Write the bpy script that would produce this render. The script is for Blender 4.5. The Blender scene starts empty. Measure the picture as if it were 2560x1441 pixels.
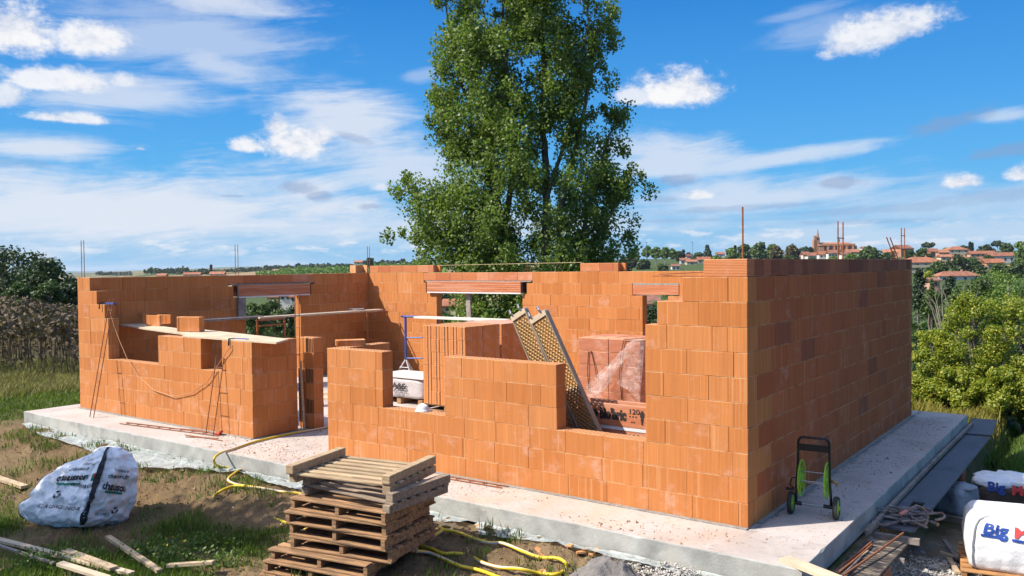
import bpy, bmesh, math, random
import numpy as np
from mathutils import Vector, Matrix

random.seed(7)
RNG = np.random.default_rng(11)
S = bpy.context.scene
COL = S.collection
rad = math.radians

# ------------------------------------------------------------------ camera
FPX = 2106.95                       # focal length in pixels of a 2560 px wide picture
O = Vector((3.0562, -8.0366, 2.63))
YAW, PITCH, ROLL = 0.6358, -0.0257, -0.0105
_f0 = Vector((-math.sin(YAW), math.cos(YAW), 0)); _r0 = Vector((math.cos(YAW), math.sin(YAW), 0)); _z = Vector((0, 0, 1))
FW = _f0*math.cos(PITCH) + _z*math.sin(PITCH)
_up = _z*math.cos(PITCH) - _f0*math.sin(PITCH)
RT = _r0*math.cos(ROLL) + _up*math.sin(ROLL)
UP = _up*math.cos(ROLL) - _r0*math.sin(ROLL)
cd = bpy.data.cameras.new('camera'); cam = bpy.data.objects.new('camera', cd); COL.objects.link(cam)
cd.sensor_width = 36; cd.lens = 36*FPX/2560; cd.clip_start = .1; cd.clip_end = 30000
cam.matrix_world = Matrix(((RT.x, UP.x, -FW.x, O.x), (RT.y, UP.y, -FW.y, O.y), (RT.z, UP.z, -FW.z, O.z), (0, 0, 0, 1)))
S.camera = cam

def ray(px, py): return FW + RT*((px-1280)/FPX) - UP*((py-720.5)/FPX)
def at_d(px, py, d): return O + ray(px, py)*d
def at_z(px, py, z): r = ray(px, py); return O + r*((z-O.z)/r.z)
def at_y(px, py, y): r = ray(px, py); return O + r*((y-O.y)/r.y)
def at_x(px, py, x): r = ray(px, py); return O + r*((x-O.x)/r.x)

# ------------------------------------------------------------------ light and exposure
S.view_settings.view_transform = 'Standard'; S.view_settings.look = 'None'
S.view_settings.exposure = 0.80; S.view_settings.gamma = 1; S.view_settings.use_curve_mapping = False
SUN = Vector((-.64, -.74, 1.0)).normalized()          # towards the sun
sd = bpy.data.lights.new('sun', 'SUN'); so = bpy.data.objects.new('sun', sd); COL.objects.link(so)
sd.energy = 4.7; sd.angle = rad(.55); sd.color = (1, .93, .82)
so.rotation_euler = (-SUN).to_track_quat('-Z', 'Y').to_euler(); so.location = (0, 0, 60)

class NT:
    """tiny helper for building node trees"""
    def __init__(s, nt): s.nt = nt; s.n = nt.nodes; s.l = nt.links
    def new(s, t, **kw):
        n = s.n.new(t)
        for k, v in kw.items(): setattr(n, k, v)
        return n
    def put(s, sock, v):
        if v is None: return
        if hasattr(v, 'is_output') or isinstance(v, bpy.types.NodeSocket): s.l.new(v, sock)
        else:
            if isinstance(v, (tuple, list)) and len(v) == 3 and sock.type == 'RGBA': v = tuple(v)+(1,)
            sock.default_value = v
    def m(s, op, a, b=None, c=None, clamp=False):
        n = s.new('ShaderNodeMath', operation=op); n.use_clamp = clamp
        for i, v in enumerate((a, b, c)): s.put(n.inputs[i], v)
        return n.outputs[0]
    def v(s, op, a, b=None, scale=None):
        n = s.new('ShaderNodeVectorMath', operation=op); s.put(n.inputs[0], a)
        if b is not None: s.put(n.inputs[1], b)
        if scale is not None: s.put(n.inputs['Scale'], scale)
        return n.outputs['Value'] if op in ('DOT_PRODUCT', 'LENGTH') else n.outputs[0]
    def mix(s, f, a, b, blend='MIX'):
        n = s.new('ShaderNodeMix', data_type='RGBA', blend_type=blend)
        s.put(n.inputs['Factor'], f); s.put(n.inputs[6], a); s.put(n.inputs[7], b)
        return n.outputs[2]
    def ss(s, x, a, b):
        n = s.new('ShaderNodeMapRange', interpolation_type='SMOOTHSTEP'); s.put(n.inputs[0], x)
        n.inputs[1].default_value = a; n.inputs[2].default_value = b
        return n.outputs[0]
    def noise(s, vec, scale, detail=3, rough=.55, dim='3D', dist=0):
        n = s.new('ShaderNodeTexNoise', noise_dimensions=dim); s.put(n.inputs['Vector'], vec)
        s.put(n.inputs['Scale'], scale); n.inputs['Detail'].default_value = detail; n.inputs['Roughness'].default_value = rough
        n.inputs['Distortion'].default_value = dist
        return n.outputs['Fac']
    def comb(s, x, y, z=0.0):
        n = s.new('ShaderNodeCombineXYZ')
        for i, v in enumerate((x, y, z)): s.put(n.inputs[i], v)
        return n.outputs[0]
    def sep(s, vec):
        n = s.new('ShaderNodeSeparateXYZ'); s.put(n.inputs[0], vec); return n.outputs
    def ramp(s, f, stops, interp='LINEAR'):
        n = s.new('ShaderNodeValToRGB'); s.put(n.inputs[0], f); r = n.color_ramp; r.interpolation = interp
        while len(r.elements) < len(stops): r.elements.new(.5)
        for e, (p, c) in zip(r.elements, stops): e.position = p; e.color = tuple(c)+(1,) if len(c) == 3 else c
        return n.outputs[0]

def lin(*c): return tuple(((v/255)/12.92 if v/255 <= .04045 else ((v/255+.055)/1.055)**2.4) for v in c)

# ------------------------------------------------------------------ sky
W = bpy.data.worlds.new('World'); S.world = W; W.use_nodes = True
w = NT(W.node_tree); w.n.clear()
nish = w.new('ShaderNodeTexSky', sky_type='NISHITA'); nish.sun_disc = False
nish.sun_elevation = math.asin(SUN.z); nish.sun_rotation = math.atan2(SUN.x, SUN.y); nish.ozone_density = 2.5
KEXP = 2**S.view_settings.exposure
tc = w.new('ShaderNodeTexCoord'); D = w.v('NORMALIZE', tc.outputs['Generated'])
az = w.m('ARCTAN2', w.v('DOT_PRODUCT', D, tuple(_r0)), w.v('DOT_PRODUCT', D, tuple(_f0)))
dz = w.sep(D)[2]; el = w.m('ARCSINE', dz)
def C(*c):                                            # display colour -> radiance / strength .1
    return tuple(v/KEXP*10 for v in lin(*c))
grad = w.ramp(w.m('DIVIDE', el, .8, clamp=True), [(0, C(152, 200, 236)), (.05, C(140, 197, 239)), (.13, C(98, 182, 242)), (.24, C(76, 162, 235)),
              (.4, C(46, 132, 216)), (1, C(28, 90, 170))])
sky = w.mix(w.ss(el, .42, .85), grad, w.mix(1.0, nish.outputs[0], (2.5, 2.25, 2.05), 'MULTIPLY'))
def ae(px, py):
    r = ray(px, py).normalized(); return math.atan2(r.dot(_r0), r.dot(_f0)), math.asin(r.z)
AE = w.comb(az, w.m('MULTIPLY', el, 1.0))
n1 = w.noise(w.v('MULTIPLY', AE, (9, 16, 1)), 1.0, 5, .6)
n2 = w.noise(w.v('MULTIPLY', AE, (38, 50, 1)), 1.0, 9, .68)
streak = w.noise(w.v('MULTIPLY', w.comb(w.m('ADD', az, w.m('MULTIPLY', el, .5)), w.m('SUBTRACT', el, w.m('MULTIPLY', az, .10))), (5, 34, 1)), 1.0, 9, .66, dist=.7)
fine = w.m('ADD', w.m('MULTIPLY', w.m('SUBTRACT', n1, .5), 1.6), w.m('MULTIPLY', w.m('SUBTRACT', n2, .5), 1.5))
streakc = w.m('ADD', w.m('MULTIPLY', w.m('SUBTRACT', streak, .5), 2.2), w.m('MULTIPLY', w.m('SUBTRACT', n1, .5), 1.2))
def blob(px, py, hw, hh, rot=0.0, flat=False):
    a, e = ae(px, py); k = 1/FPX
    dx = w.m('SUBTRACT', az, a); dy = w.m('SUBTRACT', el, e)
    c, s_ = math.cos(rot), math.sin(rot)
    X = w.m('ADD', w.m('MULTIPLY', dx, c/(hw*k)), w.m('MULTIPLY', dy, s_/(hw*k)))
    Y = w.m('ADD', w.m('MULTIPLY', dx, -s_/(hh*k)), w.m('MULTIPLY', dy, c/(hh*k)))
    if flat: Y = w.m('MULTIPLY', Y, w.m('ADD', 1.0, w.m('MULTIPLY', w.m('LESS_THAN', Y, 0.0), .9)))
    return w.m('SUBTRACT', 1.0, w.v('LENGTH', w.comb(X, Y))), Y
def layer(field, items, noise, lo, hi, flat=False):
    tot = None; ys = None
    for it in items:
        f, Y = blob(*it[:5], flat=flat)
        f = w.m('MULTIPLY', w.ss(w.m('ADD', f, noise), lo, hi), it[5])
        tot = f if tot is None else w.m('MAXIMUM', tot, f)
    return tot
veils = [(470, 90, 330, 110, -.1, .55), (560, 5, 260, 45, 0, .85), (540, 165, 150, 50, -.25, .7), (340, 245, 260, 60, .05, .75), (110, 372, 170, 36, -.05, .9),
         (250, 525, 950, 125, 0, 1), (700, 570, 900, 60, 0, .7), (860, 300, 270, 95, -.25, .9), (1000, 420, 260, 110, -.1, .8), (1650, 395, 230, 80, 0, .8), (1930, 400, 330, 26, .12, .75),
         (1850, 500, 420, 60, .08, .75), (2080, 380, 170, 14, .06, .6), (2010, 30, 110, 16, .15, .3), (2080, 75, 200, 40, .05, .35), (2380, 505, 420, 60, .03, .45),
         (1300, 560, 900, 46, 0, .55), (2510, 290, 90, 20, 0, .6), (1050, 190, 60, 18, .1, .35), (2250, 590, 600, 40, 0, .5)]
cumul = [(25, 85, 120, 100, 0, 1), (235, 105, 110, 62, .1, .95), (140, 208, 160, 40, 0, .9), (170, 298, 120, 20, 0, .9), (15, 245, 60, 50, 0, .8), (310, 208, 50, 26, 0, .7),
         (740, 365, 120, 66, 0, 1), (612, 368, 58, 30, 0, .95), (690, 318, 42, 44, 0, 1), (800, 350, 52, 44, .2, 1), (350, 373, 16, 10, 0, .7),
         (1720, 232, 150, 76, 0, 1), (1588, 246, 70, 40, 0, .8), (2215, 88, 170, 66, .18, .9), (2120, 118, 90, 44, .2, .85), (2405, 458, 66, 28, 0, 1), (2550, 440, 44, 36, 0, .9),
         (1740, 492, 50, 20, 0, .9), (960, 470, 46, 18, 0, .7)]
greys = [(742, 472, 58, 22, 0, .85), (800, 492, 52, 16, 0, .8), (925, 517, 50, 12, 0, .8), (590, 491, 44, 5, 0, .6), (880, 345, 70, 16, -.25, .6), (1690, 451, 68, 20, 0, .85), (1650, 500, 70, 14, 0, .6),
         (2092, 458, 72, 20, 0, .85), (2365, 308, 130, 30, .14, .8), (2505, 380, 110, 24, .12, .8), (2250, 520, 320, 16, .04, .45), (1830, 522, 330, 12, .03, .5), (2480, 490, 150, 26, .05, .5),
         (1690, 552, 200, 8, 0, .4), (2150, 555, 250, 9, 0, .4), (60, 410, 120, 14, -.05, .35)]
va = layer(None, veils, streakc, -.15, .85)
ca = layer(None, cumul, w.m('MULTIPLY', fine, .95), .04, .70, True)
ga = layer(None, greys, w.m('MULTIPLY', fine, .9), .15, .7)
# rows of small cumulus low over the horizon
hz = w.noise(w.v('MULTIPLY', w.comb(az, el), (22, 75, 1)), 1.0, 5, .6)
hzm = w.m('MULTIPLY', w.ss(hz, .50, .66), w.m('MULTIPLY', w.ss(el, .006, .025), w.m('SUBTRACT', 1.0, w.ss(el, .036, .052))))
sky = w.mix(w.m('MULTIPLY', va, .95), sky, C(226, 233, 245))
sky = w.mix(w.m('MULTIPLY', hzm, .75), sky, C(232, 238, 247))
sky = w.mix(w.m('MULTIPLY', ga, .62), sky, C(142, 163, 200))
shade = w.mix(w.ss(w.m('ADD', n2, w.m('MULTIPLY', n1, .7)), .62, 1.0), C(205, 214, 233), C(250, 250, 252))
sky = w.mix(ca, sky, shade)
sky = w.mix(w.ss(w.m('MULTIPLY', el, -1.0), 0, .03), sky, C(120, 130, 120))
bg = w.new('ShaderNodeBackground'); w.put(bg.inputs[0], sky); bg.inputs[1].default_value = .1
wo = w.new('ShaderNodeOutputWorld'); w.l.new(bg.outputs[0], wo.inputs[0])
W.cycles.sampling_method = 'MANUAL'; W.cycles.sample_map_resolution = 512

# ------------------------------------------------------------------ helpers
def tag(o, label=None, cat=None, group=None, kind=None):
    if label: o['label'] = label
    if cat: o['category'] = cat
    if group: o['group'] = group
    if kind: o['kind'] = kind
    return o
def thing(name, label, cat, loc=(0, 0, 0), group=None, rz=0.0):
    o = bpy.data.objects.new(name, None); COL.objects.link(o); o.location = loc; o.rotation_euler = (0, 0, rz); o.empty_display_size = .1
    return tag(o, label, cat, group)
def copy_tree(o, parent=None):
    c = o.copy(); COL.objects.link(c)
    if parent is not None: c.parent = parent
    for ch in list(o.children): copy_tree(ch, c)
    return c

class MB:
    """collects shapes; build() links them as one mesh object"""
    def __init__(s): s.v = []; s.f = []; s.mi = []; s.uv = []; s.mat = 0
    def face(s, idx, uv=None): s.f.append(tuple(idx)); s.mi.append(s.mat); s.uv.append(uv)
    def add(s, verts, faces, uvs=None):
        b = len(s.v); s.v += [tuple(p) for p in verts]
        for i, f in enumerate(faces): s.face([b+k for k in f], uvs[i] if uvs else None)
    def box(s, c, size, rz=0.0, M=None):
        hx, hy, hz_ = (k/2 for k in size); vs = []
        for z in (-hz_, hz_):
            for y in (-hy, hy):
                for x in (-hx, hx): vs.append(Vector((x, y, z)))
        R = M if M is not None else Matrix.Rotation(rz, 3, 'Z')
        vs = [R @ p + Vector(c) for p in vs]
        s.add(vs, [(0, 2, 3, 1), (4, 5, 7, 6), (0, 1, 5, 4), (2, 6, 7, 3), (0, 4, 6, 2), (1, 3, 7, 5)])
    def bar(s, a, b, w_, h_, up=(0, 0, 1)):
        a, b = Vector(a), Vector(b); d = b-a; L = d.length; d.normalize(); u = Vector(up)
        x = d.cross(u)
        if x.length < 1e-4: x = d.cross(Vector((1, 0, 0)))
        x.normalize(); z = x.cross(d)
        M = Matrix((x, d, z)).transposed(); s.box((a+b)/2, (w_, L, h_), M=M)
    def cbox(s, lo, hi, ch=.004, mats=(0, 1), axis='x', voff=None):
        """bevelled box with metre uv on its sides; mats = (sides, top)"""
        lo = Vector(lo); hi = Vector(hi); c = (lo+hi)/2; h = (hi-lo)/2; vs = {}; base = len(s.v)
        for sx in (-1, 1):
            for sy in (-1, 1):
                for sz in (-1, 1):
                    for k in range(3):
                        p = [sx*h[0], sy*h[1], sz*h[2]]
                        for j in range(3):
                            if j != k: p[j] -= (sx, sy, sz)[j]*ch
                        vs[(sx, sy, sz, k)] = len(s.v); s.v.append((c[0]+p[0], c[1]+p[1], c[2]+p[2]))
        u0 = random.random()*10
        def put(keys, flat):
            idx = [vs[k] for k in keys]; pts = [Vector(s.v[i]) for i in idx]
            n = (pts[1]-pts[0]).cross(pts[2]-pts[0]); ctr = sum(pts, Vector())/len(pts)
            if n.dot(ctr-c) < 0: idx.reverse(); pts.reverse(); n.negate()
            top = abs(n.normalized().z) > .8
            s.mat = mats[1] if top else mats[0]
            ax = 1 if abs(n.x) > abs(n.y) else 0
            uv = [(p[0]+u0, p[1]) for p in pts] if top else [(p[ax]+u0, (p[2]-lo[2])/(hi[2]-lo[2])) for p in pts]
            s.face(idx, uv)
        r = (-1, 1)
        for k in range(3):
            i, j = [q for q in range(3) if q != k]
            for sg in r:
                q = []
                for a, b in ((-1, -1), (1, -1), (1, 1), (-1, 1)):
                    t = [0, 0, 0]; t[k] = sg; t[i] = a; t[j] = b; q.append((*t, k))
                put(q, True)
            for a in r:
                for b in r:
                    q = []
                    for e, kk in ((-1, i), (-1, j), (1, j), (1, i)):
                        t = [0, 0, 0]; t[k] = e; t[i] = a; t[j] = b; q.append((*t, kk))
                    put(q, False)
        for sx in r:
            for sy in r:
                for sz in r: put([(sx, sy, sz, k) for k in range(3)], False)
        s.mat = 0
    def tube(s, pts, r, seg=8, cap=True):
        pts = [Vector(p) for p in pts]; n = len(pts); rr = r if isinstance(r, (list, tuple)) else [r]*n
        rings = []; prev = None; ln = 0
        for i, p in enumerate(pts):
            t = (pts[min(i+1, n-1)]-pts[max(i-1, 0)]).normalized()
            if prev is None:
                x = t.cross(Vector((0, 0, 1)))
                if x.length < .05: x = t.cross(Vector((1, 0, 0)))
            else: x = prev - t*prev.dot(t)
            x.normalize(); prev = x; y = t.cross(x); b = len(s.v)
            if i: ln += (p-pts[i-1]).length
            for k in range(seg):
                a = 2*math.pi*k/seg; s.v.append(tuple(p+(x*math.cos(a)+y*math.sin(a))*rr[i]))
            rings.append((b, ln))
        for (b0, l0), (b1, l1) in zip(rings, rings[1:]):
            for k in range(seg):
                k2 = (k+1) % seg
                s.face((b0+k, b0+k2, b1+k2, b1+k), [(k/seg, l0), ((k+1)/seg, l0), ((k+1)/seg, l1), (k/seg, l1)])
        if cap: s.face([rings[0][0]+k for k in range(seg)][::-1]); s.face([rings[-1][0]+k for k in range(seg)])
    def prism(s, poly, z0, z1):
        n = len(poly); a = sum(poly[i][0]*poly[(i+1) % n][1]-poly[(i+1) % n][0]*poly[i][1] for i in range(n))
        if a < 0: poly = poly[::-1]
        vs = [(p[0], p[1], z0) for p in poly]+[(p[0], p[1], z1) for p in poly]
        s.add(vs, [tuple(range(n))[::-1], tuple(range(n, 2*n))]+[(i, (i+1) % n, n+(i+1) % n, n+i) for i in range(n)])
    def lathe(s, prof, c=(0, 0, 0), seg=20, M=None):
        b = len(s.v); c = Vector(c)
        for (r, z) in prof:
            for k in range(seg):
                a = 2*math.pi*k/seg; p = Vector((r*math.cos(a), r*math.sin(a), z)); s.v.append(tuple((M @ p if M else p)+c))
        for i in range(len(prof)-1):
            for k in range(seg):
                k2 = (k+1) % seg; s.face((b+i*seg+k, b+i*seg+k2, b+(i+1)*seg+k2, b+(i+1)*seg+k))
    def build(s, name, mats, parent=None, smooth=False):
        me = bpy.data.meshes.new(name); me.from_pydata(s.v, [], s.f)
        mats = mats if isinstance(mats, (list, tuple)) else [mats]
        for m_ in mats: me.materials.append(m_)
        if len(mats) > 1: me.polygons.foreach_set('material_index', np.array(s.mi, np.int32))
        if any(u is not None for u in s.uv):
            ul = me.uv_layers.new(name='UVMap'); k = 0; data = np.zeros(2*len(me.loops), np.float32)
            for f, u in zip(s.f, s.uv):
                for i in range(len(f)):
                    if u is not None: data[2*k], data[2*k+1] = u[i]
                    k += 1
            ul.data.foreach_set('uv', data)
        if smooth: me.polygons.foreach_set('use_smooth', np.ones(len(me.polygons), bool))
        me.update()
        o = bpy.data.objects.new(name, me); COL.objects.link(o)
        if parent is not None:
            o.parent = parent
        return o
def quads_mesh(name, V, m_, parent=None, k=4, smooth=False, col=None):
    """V: n*k vertices, faces of k consecutive vertices"""
    n = len(V)//k; me = bpy.data.meshes.new(name)
    me.vertices.add(len(V)); me.vertices.foreach_set('co', np.asarray(V, np.float32).ravel())
    me.loops.add(n*k); me.loops.foreach_set('vertex_index', np.arange(n*k, dtype=np.int32))
    me.polygons.add(n); me.polygons.foreach_set('loop_start', np.arange(0, n*k, k, dtype=np.int32))
    me.materials.append(m_); me.update(calc_edges=True)
    o = bpy.data.objects.new(name, me); COL.objects.link(o)
    if parent is not None: o.parent = parent
    return o
def grid_mesh(name, P, m_, parent=None, smooth=True, closed=False, extra=None):
    """P: (a,b,3) array of points"""
    a, b = P.shape[:2]; me = bpy.data.meshes.new(name); idx = np.arange(a*b).reshape(a, b)
    if closed: idx = np.concatenate([idx, idx[:, :1]], 1)
    q = np.stack([idx[:-1, :-1], idx[:-1, 1:], idx[1:, 1:], idx[1:, :-1]], -1).reshape(-1, 4)
    me.vertices.add(a*b); me.vertices.foreach_set('co', P.astype(np.float32).ravel())
    me.loops.add(q.size); me.loops.foreach_set('vertex_index', q.astype(np.int32).ravel())
    me.polygons.add(len(q)); me.polygons.foreach_set('loop_start', np.arange(0, q.size, 4, dtype=np.int32))
    me.materials.append(m_); me.update(calc_edges=True)
    if smooth: me.polygons.foreach_set('use_smooth', np.ones(len(q), bool))
    o = bpy.data.objects.new(name, me); COL.objects.link(o)
    if parent is not None: o.parent = parent
    return o
def _hash(ix, iy, iz):
    h = (ix*374761393 + iy*668265263 + iz*2147483647*3 + 1013) & 0xFFFFFFFF
    h = ((h ^ (h >> 13))*1274126177) & 0xFFFFFFFF
    return ((h ^ (h >> 16)) & 0xFFFF)/65535.0
def vnoise(x, y, z=0.0):
    x, y, z = np.broadcast_arrays(np.asarray(x, float), np.asarray(y, float), np.asarray(z, float))
    ix, iy, iz = (np.floor(a).astype(np.int64) for a in (x, y, z)); fx, fy, fz = x-ix, y-iy, z-iz
    fx, fy, fz = (a*a*(3-2*a) for a in (fx, fy, fz)); r = 0
    for dx in (0, 1):
        for dy in (0, 1):
            for dz_ in (0, 1):
                r = r + _hash(ix+dx, iy+dy, iz+dz_)*(fx if dx else 1-fx)*(fy if dy else 1-fy)*(fz if dz_ else 1-fz)
    return r-.5
def fbm(x, y, z=0.0, o=4):
    r = 0; a = 1.0; f = 1.0
    for i in range(o): r = r + a*vnoise(x*f+i*17.3, y*f+i*5.1, z*f+i*9.7); a *= .5; f *= 2.03
    return r
def sstep(a, b, x):
    t = np.clip((np.asarray(x, float)-a)/(b-a), 0, 1); return t*t*(3-2*t)

# ------------------------------------------------------------------ materials
MAT = {}
AL = .74
def al(c): return tuple(v*AL for v in c)
def mat(name, col, rough=.75, var=.15, scale=6.0, bump=0.0, bscale=40.0, metal=0.0, spec=.4, stretch=None, col2=None, island=0.0, cov=(.45, .6)):
    if name in MAT: return MAT[name]
    col = al(col); col2 = al(col2) if col2 else None
    m_ = bpy.data.materials.new(name); m_.use_nodes = True; t = NT(m_.node_tree); b = t.n['Principled BSDF']
    tc_ = t.new('ShaderNodeTexCoord'); vec = tc_.outputs['Object']
    if stretch: vec = t.v('MULTIPLY', vec, stretch)
    nz = t.noise(vec, scale, 4, .6)
    c = t.mix(w_lerp(t, nz, .3, .7), tuple(v*(1-var) for v in col), tuple(min(1, v*(1+var)) for v in col))
    if col2: c = t.mix(t.ss(t.noise(vec, scale*.45, 5, .65), *cov), c, col2)
    if island:
        g = t.new('ShaderNodeNewGeometry'); r = g.outputs['Random Per Island']
        k = t.m('ADD', 1-island, t.m('MULTIPLY', r, 2*island)); c = t.mix(1.0, c, t.comb(k, k, k), 'MULTIPLY')
    t.put(b.inputs['Base Color'], c); b.inputs['Roughness'].default_value = rough; b.inputs['Metallic'].default_value = metal
    b.inputs['Specular IOR Level'].default_value = spec
    if bump:
        bp = t.new('ShaderNodeBump'); bp.inputs['Strength'].default_value = bump; bp.inputs['Distance'].default_value = .02
        t.put(bp.inputs['Height'], t.noise(vec, bscale, 4, .6)); t.l.new(bp.outputs[0], b.inputs['Normal'])
    MAT[name] = m_; return m_
def to_range(t, x, a, b, lo=.3, hi=.7):
    n = t.new('ShaderNodeMapRange'); t.put(n.inputs[0], x); n.inputs[1].default_value = lo; n.inputs[2].default_value = hi; n.inputs[3].default_value = a; n.inputs[4].default_value = b; return n.outputs[0]
def w_lerp(t, x, a, b):
    n = t.new('ShaderNodeMapRange'); t.put(n.inputs[0], x); n.inputs[1].default_value = a; n.inputs[2].default_value = b; return n.outputs[0]

def brick_mat(name, cols, dark=None, horiz=False, eff=.5, pitch=.0142, ribs=.55):
    cols = [al(c_) for c_ in cols]
    if dark: dark = (al(dark[0]),)+tuple(dark[1:])
    m_ = bpy.data.materials.new(name); m_.use_nodes = True; t = NT(m_.node_tree); b = t.n['Principled BSDF']
    g = t.new('ShaderNodeNewGeometry'); r = g.outputs['Random Per Island']
    uv = t.new('ShaderNodeUVMap', uv_map='UVMap'); U = t.sep(uv.outputs[0]); u, v_ = U[0], U[1]
    tc_ = t.new('ShaderNodeTexCoord'); ob = tc_.outputs['Object']
    c = t.ramp(r, [(i/(len(cols)-1), k) for i, k in enumerate(cols)])
    r2 = t.m('FRACT', t.m('MULTIPLY', r, 37.7)); r3 = t.m('FRACT', t.m('MULTIPLY', r, 91.3))
    if dark: c = t.mix(t.m('MULTIPLY', t.ss(r2, *dark[1]), dark[2]), c, dark[0])
    # pressing stripes along the extrusion
    if horiz: sv = t.comb(t.m('MULTIPLY', v_, 9.0), t.m('MULTIPLY', r, 60.0))
    else: sv = t.comb(t.m('MULTIPLY', u, 17.0), t.m('MULTIPLY', r, 60.0), t.m('MULTIPLY', v_, .25))
    st = t.m('ADD', t.noise(sv, 1.0, 2, .5), t.m('MULTIPLY', t.m('SUBTRACT', t.noise(t.v('MULTIPLY', sv, (3.1, 1.0, 1.0)), 1.0, 1), .5), .45)); k = t.m('ADD', .80, t.m('MULTIPLY', t.m('ADD', st, t.m('MULTIPLY', t.m('SUBTRACT', t.noise(ob, 1.7, 4, .65), .5), .5)), .40)); c = t.mix(1.0, c, t.comb(k, k, k), 'MULTIPLY')
    # pale narrow fins between the grooves
    fin = t.ss(t.noise(t.comb(t.m('MULTIPLY', u, 34.0), t.m('MULTIPLY', r, 80.0)), 1.0, 0), .66, .74)
    if not horiz: c = t.mix(t.m('MULTIPLY', fin, .3), c, al((.80, .44, .20)))
    # lime bloom
    bl = t.m('MULTIPLY', t.ss(t.noise(t.v('MULTIPLY', ob, (3.2, 3.2, 4.0)), 1.0, 6, .72), .50, .72), t.ss(t.m('ADD', r3, t.m('MULTIPLY', t.ss(t.m('MULTIPLY', t.sep(ob)[2], -1.0), -1.0, -.2), .3)), .45, .95))
    c = t.mix(t.m('MULTIPLY', bl, eff), c, al((.82, .56, .45)))
    dust = t.m('MULTIPLY', t.ss(t.m('ABSOLUTE', t.m('SUBTRACT', v_, .5)), .455, .492), t.ss(t.noise(ob, 5.0, 3), .35, .6))
    c = t.mix(t.m('MULTIPLY', dust, .55), c, al((.84, .52, .28)))
    gr = t.noise(ob, 90.0, 3, .6); k2 = t.m('ADD', .86, t.m('MULTIPLY', gr, .28)); c = t.mix(1.0, c, t.comb(k2, k2, k2), 'MULTIPLY')
    t.put(b.inputs['Base Color'], c); b.inputs['Roughness'].default_value = .85; b.inputs['Specular IOR Level'].default_value = .25
    wv = t.m('SINE', t.m('MULTIPLY', v_ if horiz else u, 2*math.pi/(.09 if horiz else pitch)))
    bp = t.new('ShaderNodeBump'); bp.inputs['Strength'].default_value = ribs; bp.inputs['Distance'].default_value = .004
    t.put(bp.inputs['Height'], t.m('ADD', t.m('MULTIPLY', wv, .5), t.m('MULTIPLY', gr, .5))); t.l.new(bp.outputs[0], b.inputs['Normal'])
    return m_
ORA = [(.55, .19, .05), (.61, .222, .064), (.65, .245, .075), (.585, .205, .056), (.665, .265, .088)]
M_brick = brick_mat('fired_clay', ORA, eff=.38)
M_brickR = brick_mat('fired_clay_gable_shade', [(.47, .12, .038), (.53, .146, .048), (.50, .134, .043), (.55, .158, .054)], dark=((.33, .095, .048), (.92, .96), .8), eff=.35)  # gable's shade painted in: same clay, redder and darker; odd dark blocks are real
M_ubrick = brick_mat('ribbed_clay', [(.56, .20, .085), (.62, .22, .08), (.66, .28, .14), (.52, .17, .07), (.60, .21, .08)], horiz=True, eff=.5)
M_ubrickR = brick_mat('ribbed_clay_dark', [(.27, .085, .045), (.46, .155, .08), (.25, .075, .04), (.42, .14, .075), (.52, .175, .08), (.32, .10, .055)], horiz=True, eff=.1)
def holes_mat(name, wall, hole, ang=0.0):
    m_ = bpy.data.materials.new(name); m_.use_nodes = True; t = NT(m_.node_tree); b = t.n['Principled BSDF']
    uv = t.new('ShaderNodeUVMap', uv_map='UVMap'); mp = t.new('ShaderNodeMapping'); mp.inputs['Rotation'].default_value = (0, 0, ang)
    t.l.new(uv.outputs[0], mp.inputs[0])
    br = t.new('ShaderNodeTexBrick'); t.l.new(mp.outputs[0], br.inputs['Vector']); br.inputs['Scale'].default_value = 1.0
    br.inputs['Brick Width'].default_value = .062; br.inputs['Row Height'].default_value = .03; br.inputs['Mortar Size'].default_value = .009
    br.inputs['Color1'].default_value = (*hole, 1); br.inputs['Color2'].default_value = (*hole, 1); br.inputs['Mortar'].default_value = (*wall, 1)
    t.put(b.inputs['Base Color'], br.outputs[0]); b.inputs['Roughness'].default_value = .9
    return m_
M_top = holes_mat('perforated_clay', al((.72, .33, .13)), al((.14, .042, .015)))
M_mortar = mat('mortar', (.34, .32, .29), .95, .25, 14, .5, 60)
M_conc = mat('concrete_side', (.40, .40, .37), .9, .28, 3.2, .25, 50, col2=(.52, .50, .45), cov=(.5, .62))
M_wood = mat('pale_timber', (.62, .46, .28), .75, .22, 5, .3, 60, stretch=(3, 3, 20), col2=(.48, .36, .24))
M_plank = mat('plank_timber', (.70, .55, .38), .8, .16, 4, .2, 50, col2=(.56, .42, .29), cov=(.5, .7))
M_grey_wood = mat('weathered_timber', (.34, .29, .25), .85, .25, 9, .3, 50, col2=(.25, .20, .17))
M_pal = mat('pallet_timber', (.48, .27, .13), .8, .4, 5, .3, 60, stretch=(1.2, 14, 14), col2=(.24, .145, .08), cov=(.46, .62), island=.3)
M_palg = mat('pallet_timber_grey', (.40, .30, .21), .85, .35, 5, .3, 60, stretch=(1.2, 14, 14), col2=(.24, .18, .14), cov=(.48, .66), island=.25)
M_palt = mat('pallet_timber_pale', (.60, .44, .25), .8, .3, 5, .3, 60, stretch=(1.2, 14, 14), col2=(.44, .30, .18), island=.18)
M_rust = mat('rusty_steel', (.33, .12, .05), .8, .35, 22, metal=.1)
M_steel = mat('dull_steel', (.42, .42, .43), .45, .15, 20, metal=.8)
M_clamp = mat('clamp_steel', (.27, .19, .15), .6, .3, 20, metal=.5, col2=(.36, .32, .30))
M_black = mat('black_paint', (.012, .012, .014), .35, .2, 20)
M_rubber = mat('grey_rubber', (.05, .052, .045), .8, .2, 20)
M_lime = mat('lime_plastic', (.28, .62, .02), .4, .08, 10)
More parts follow.
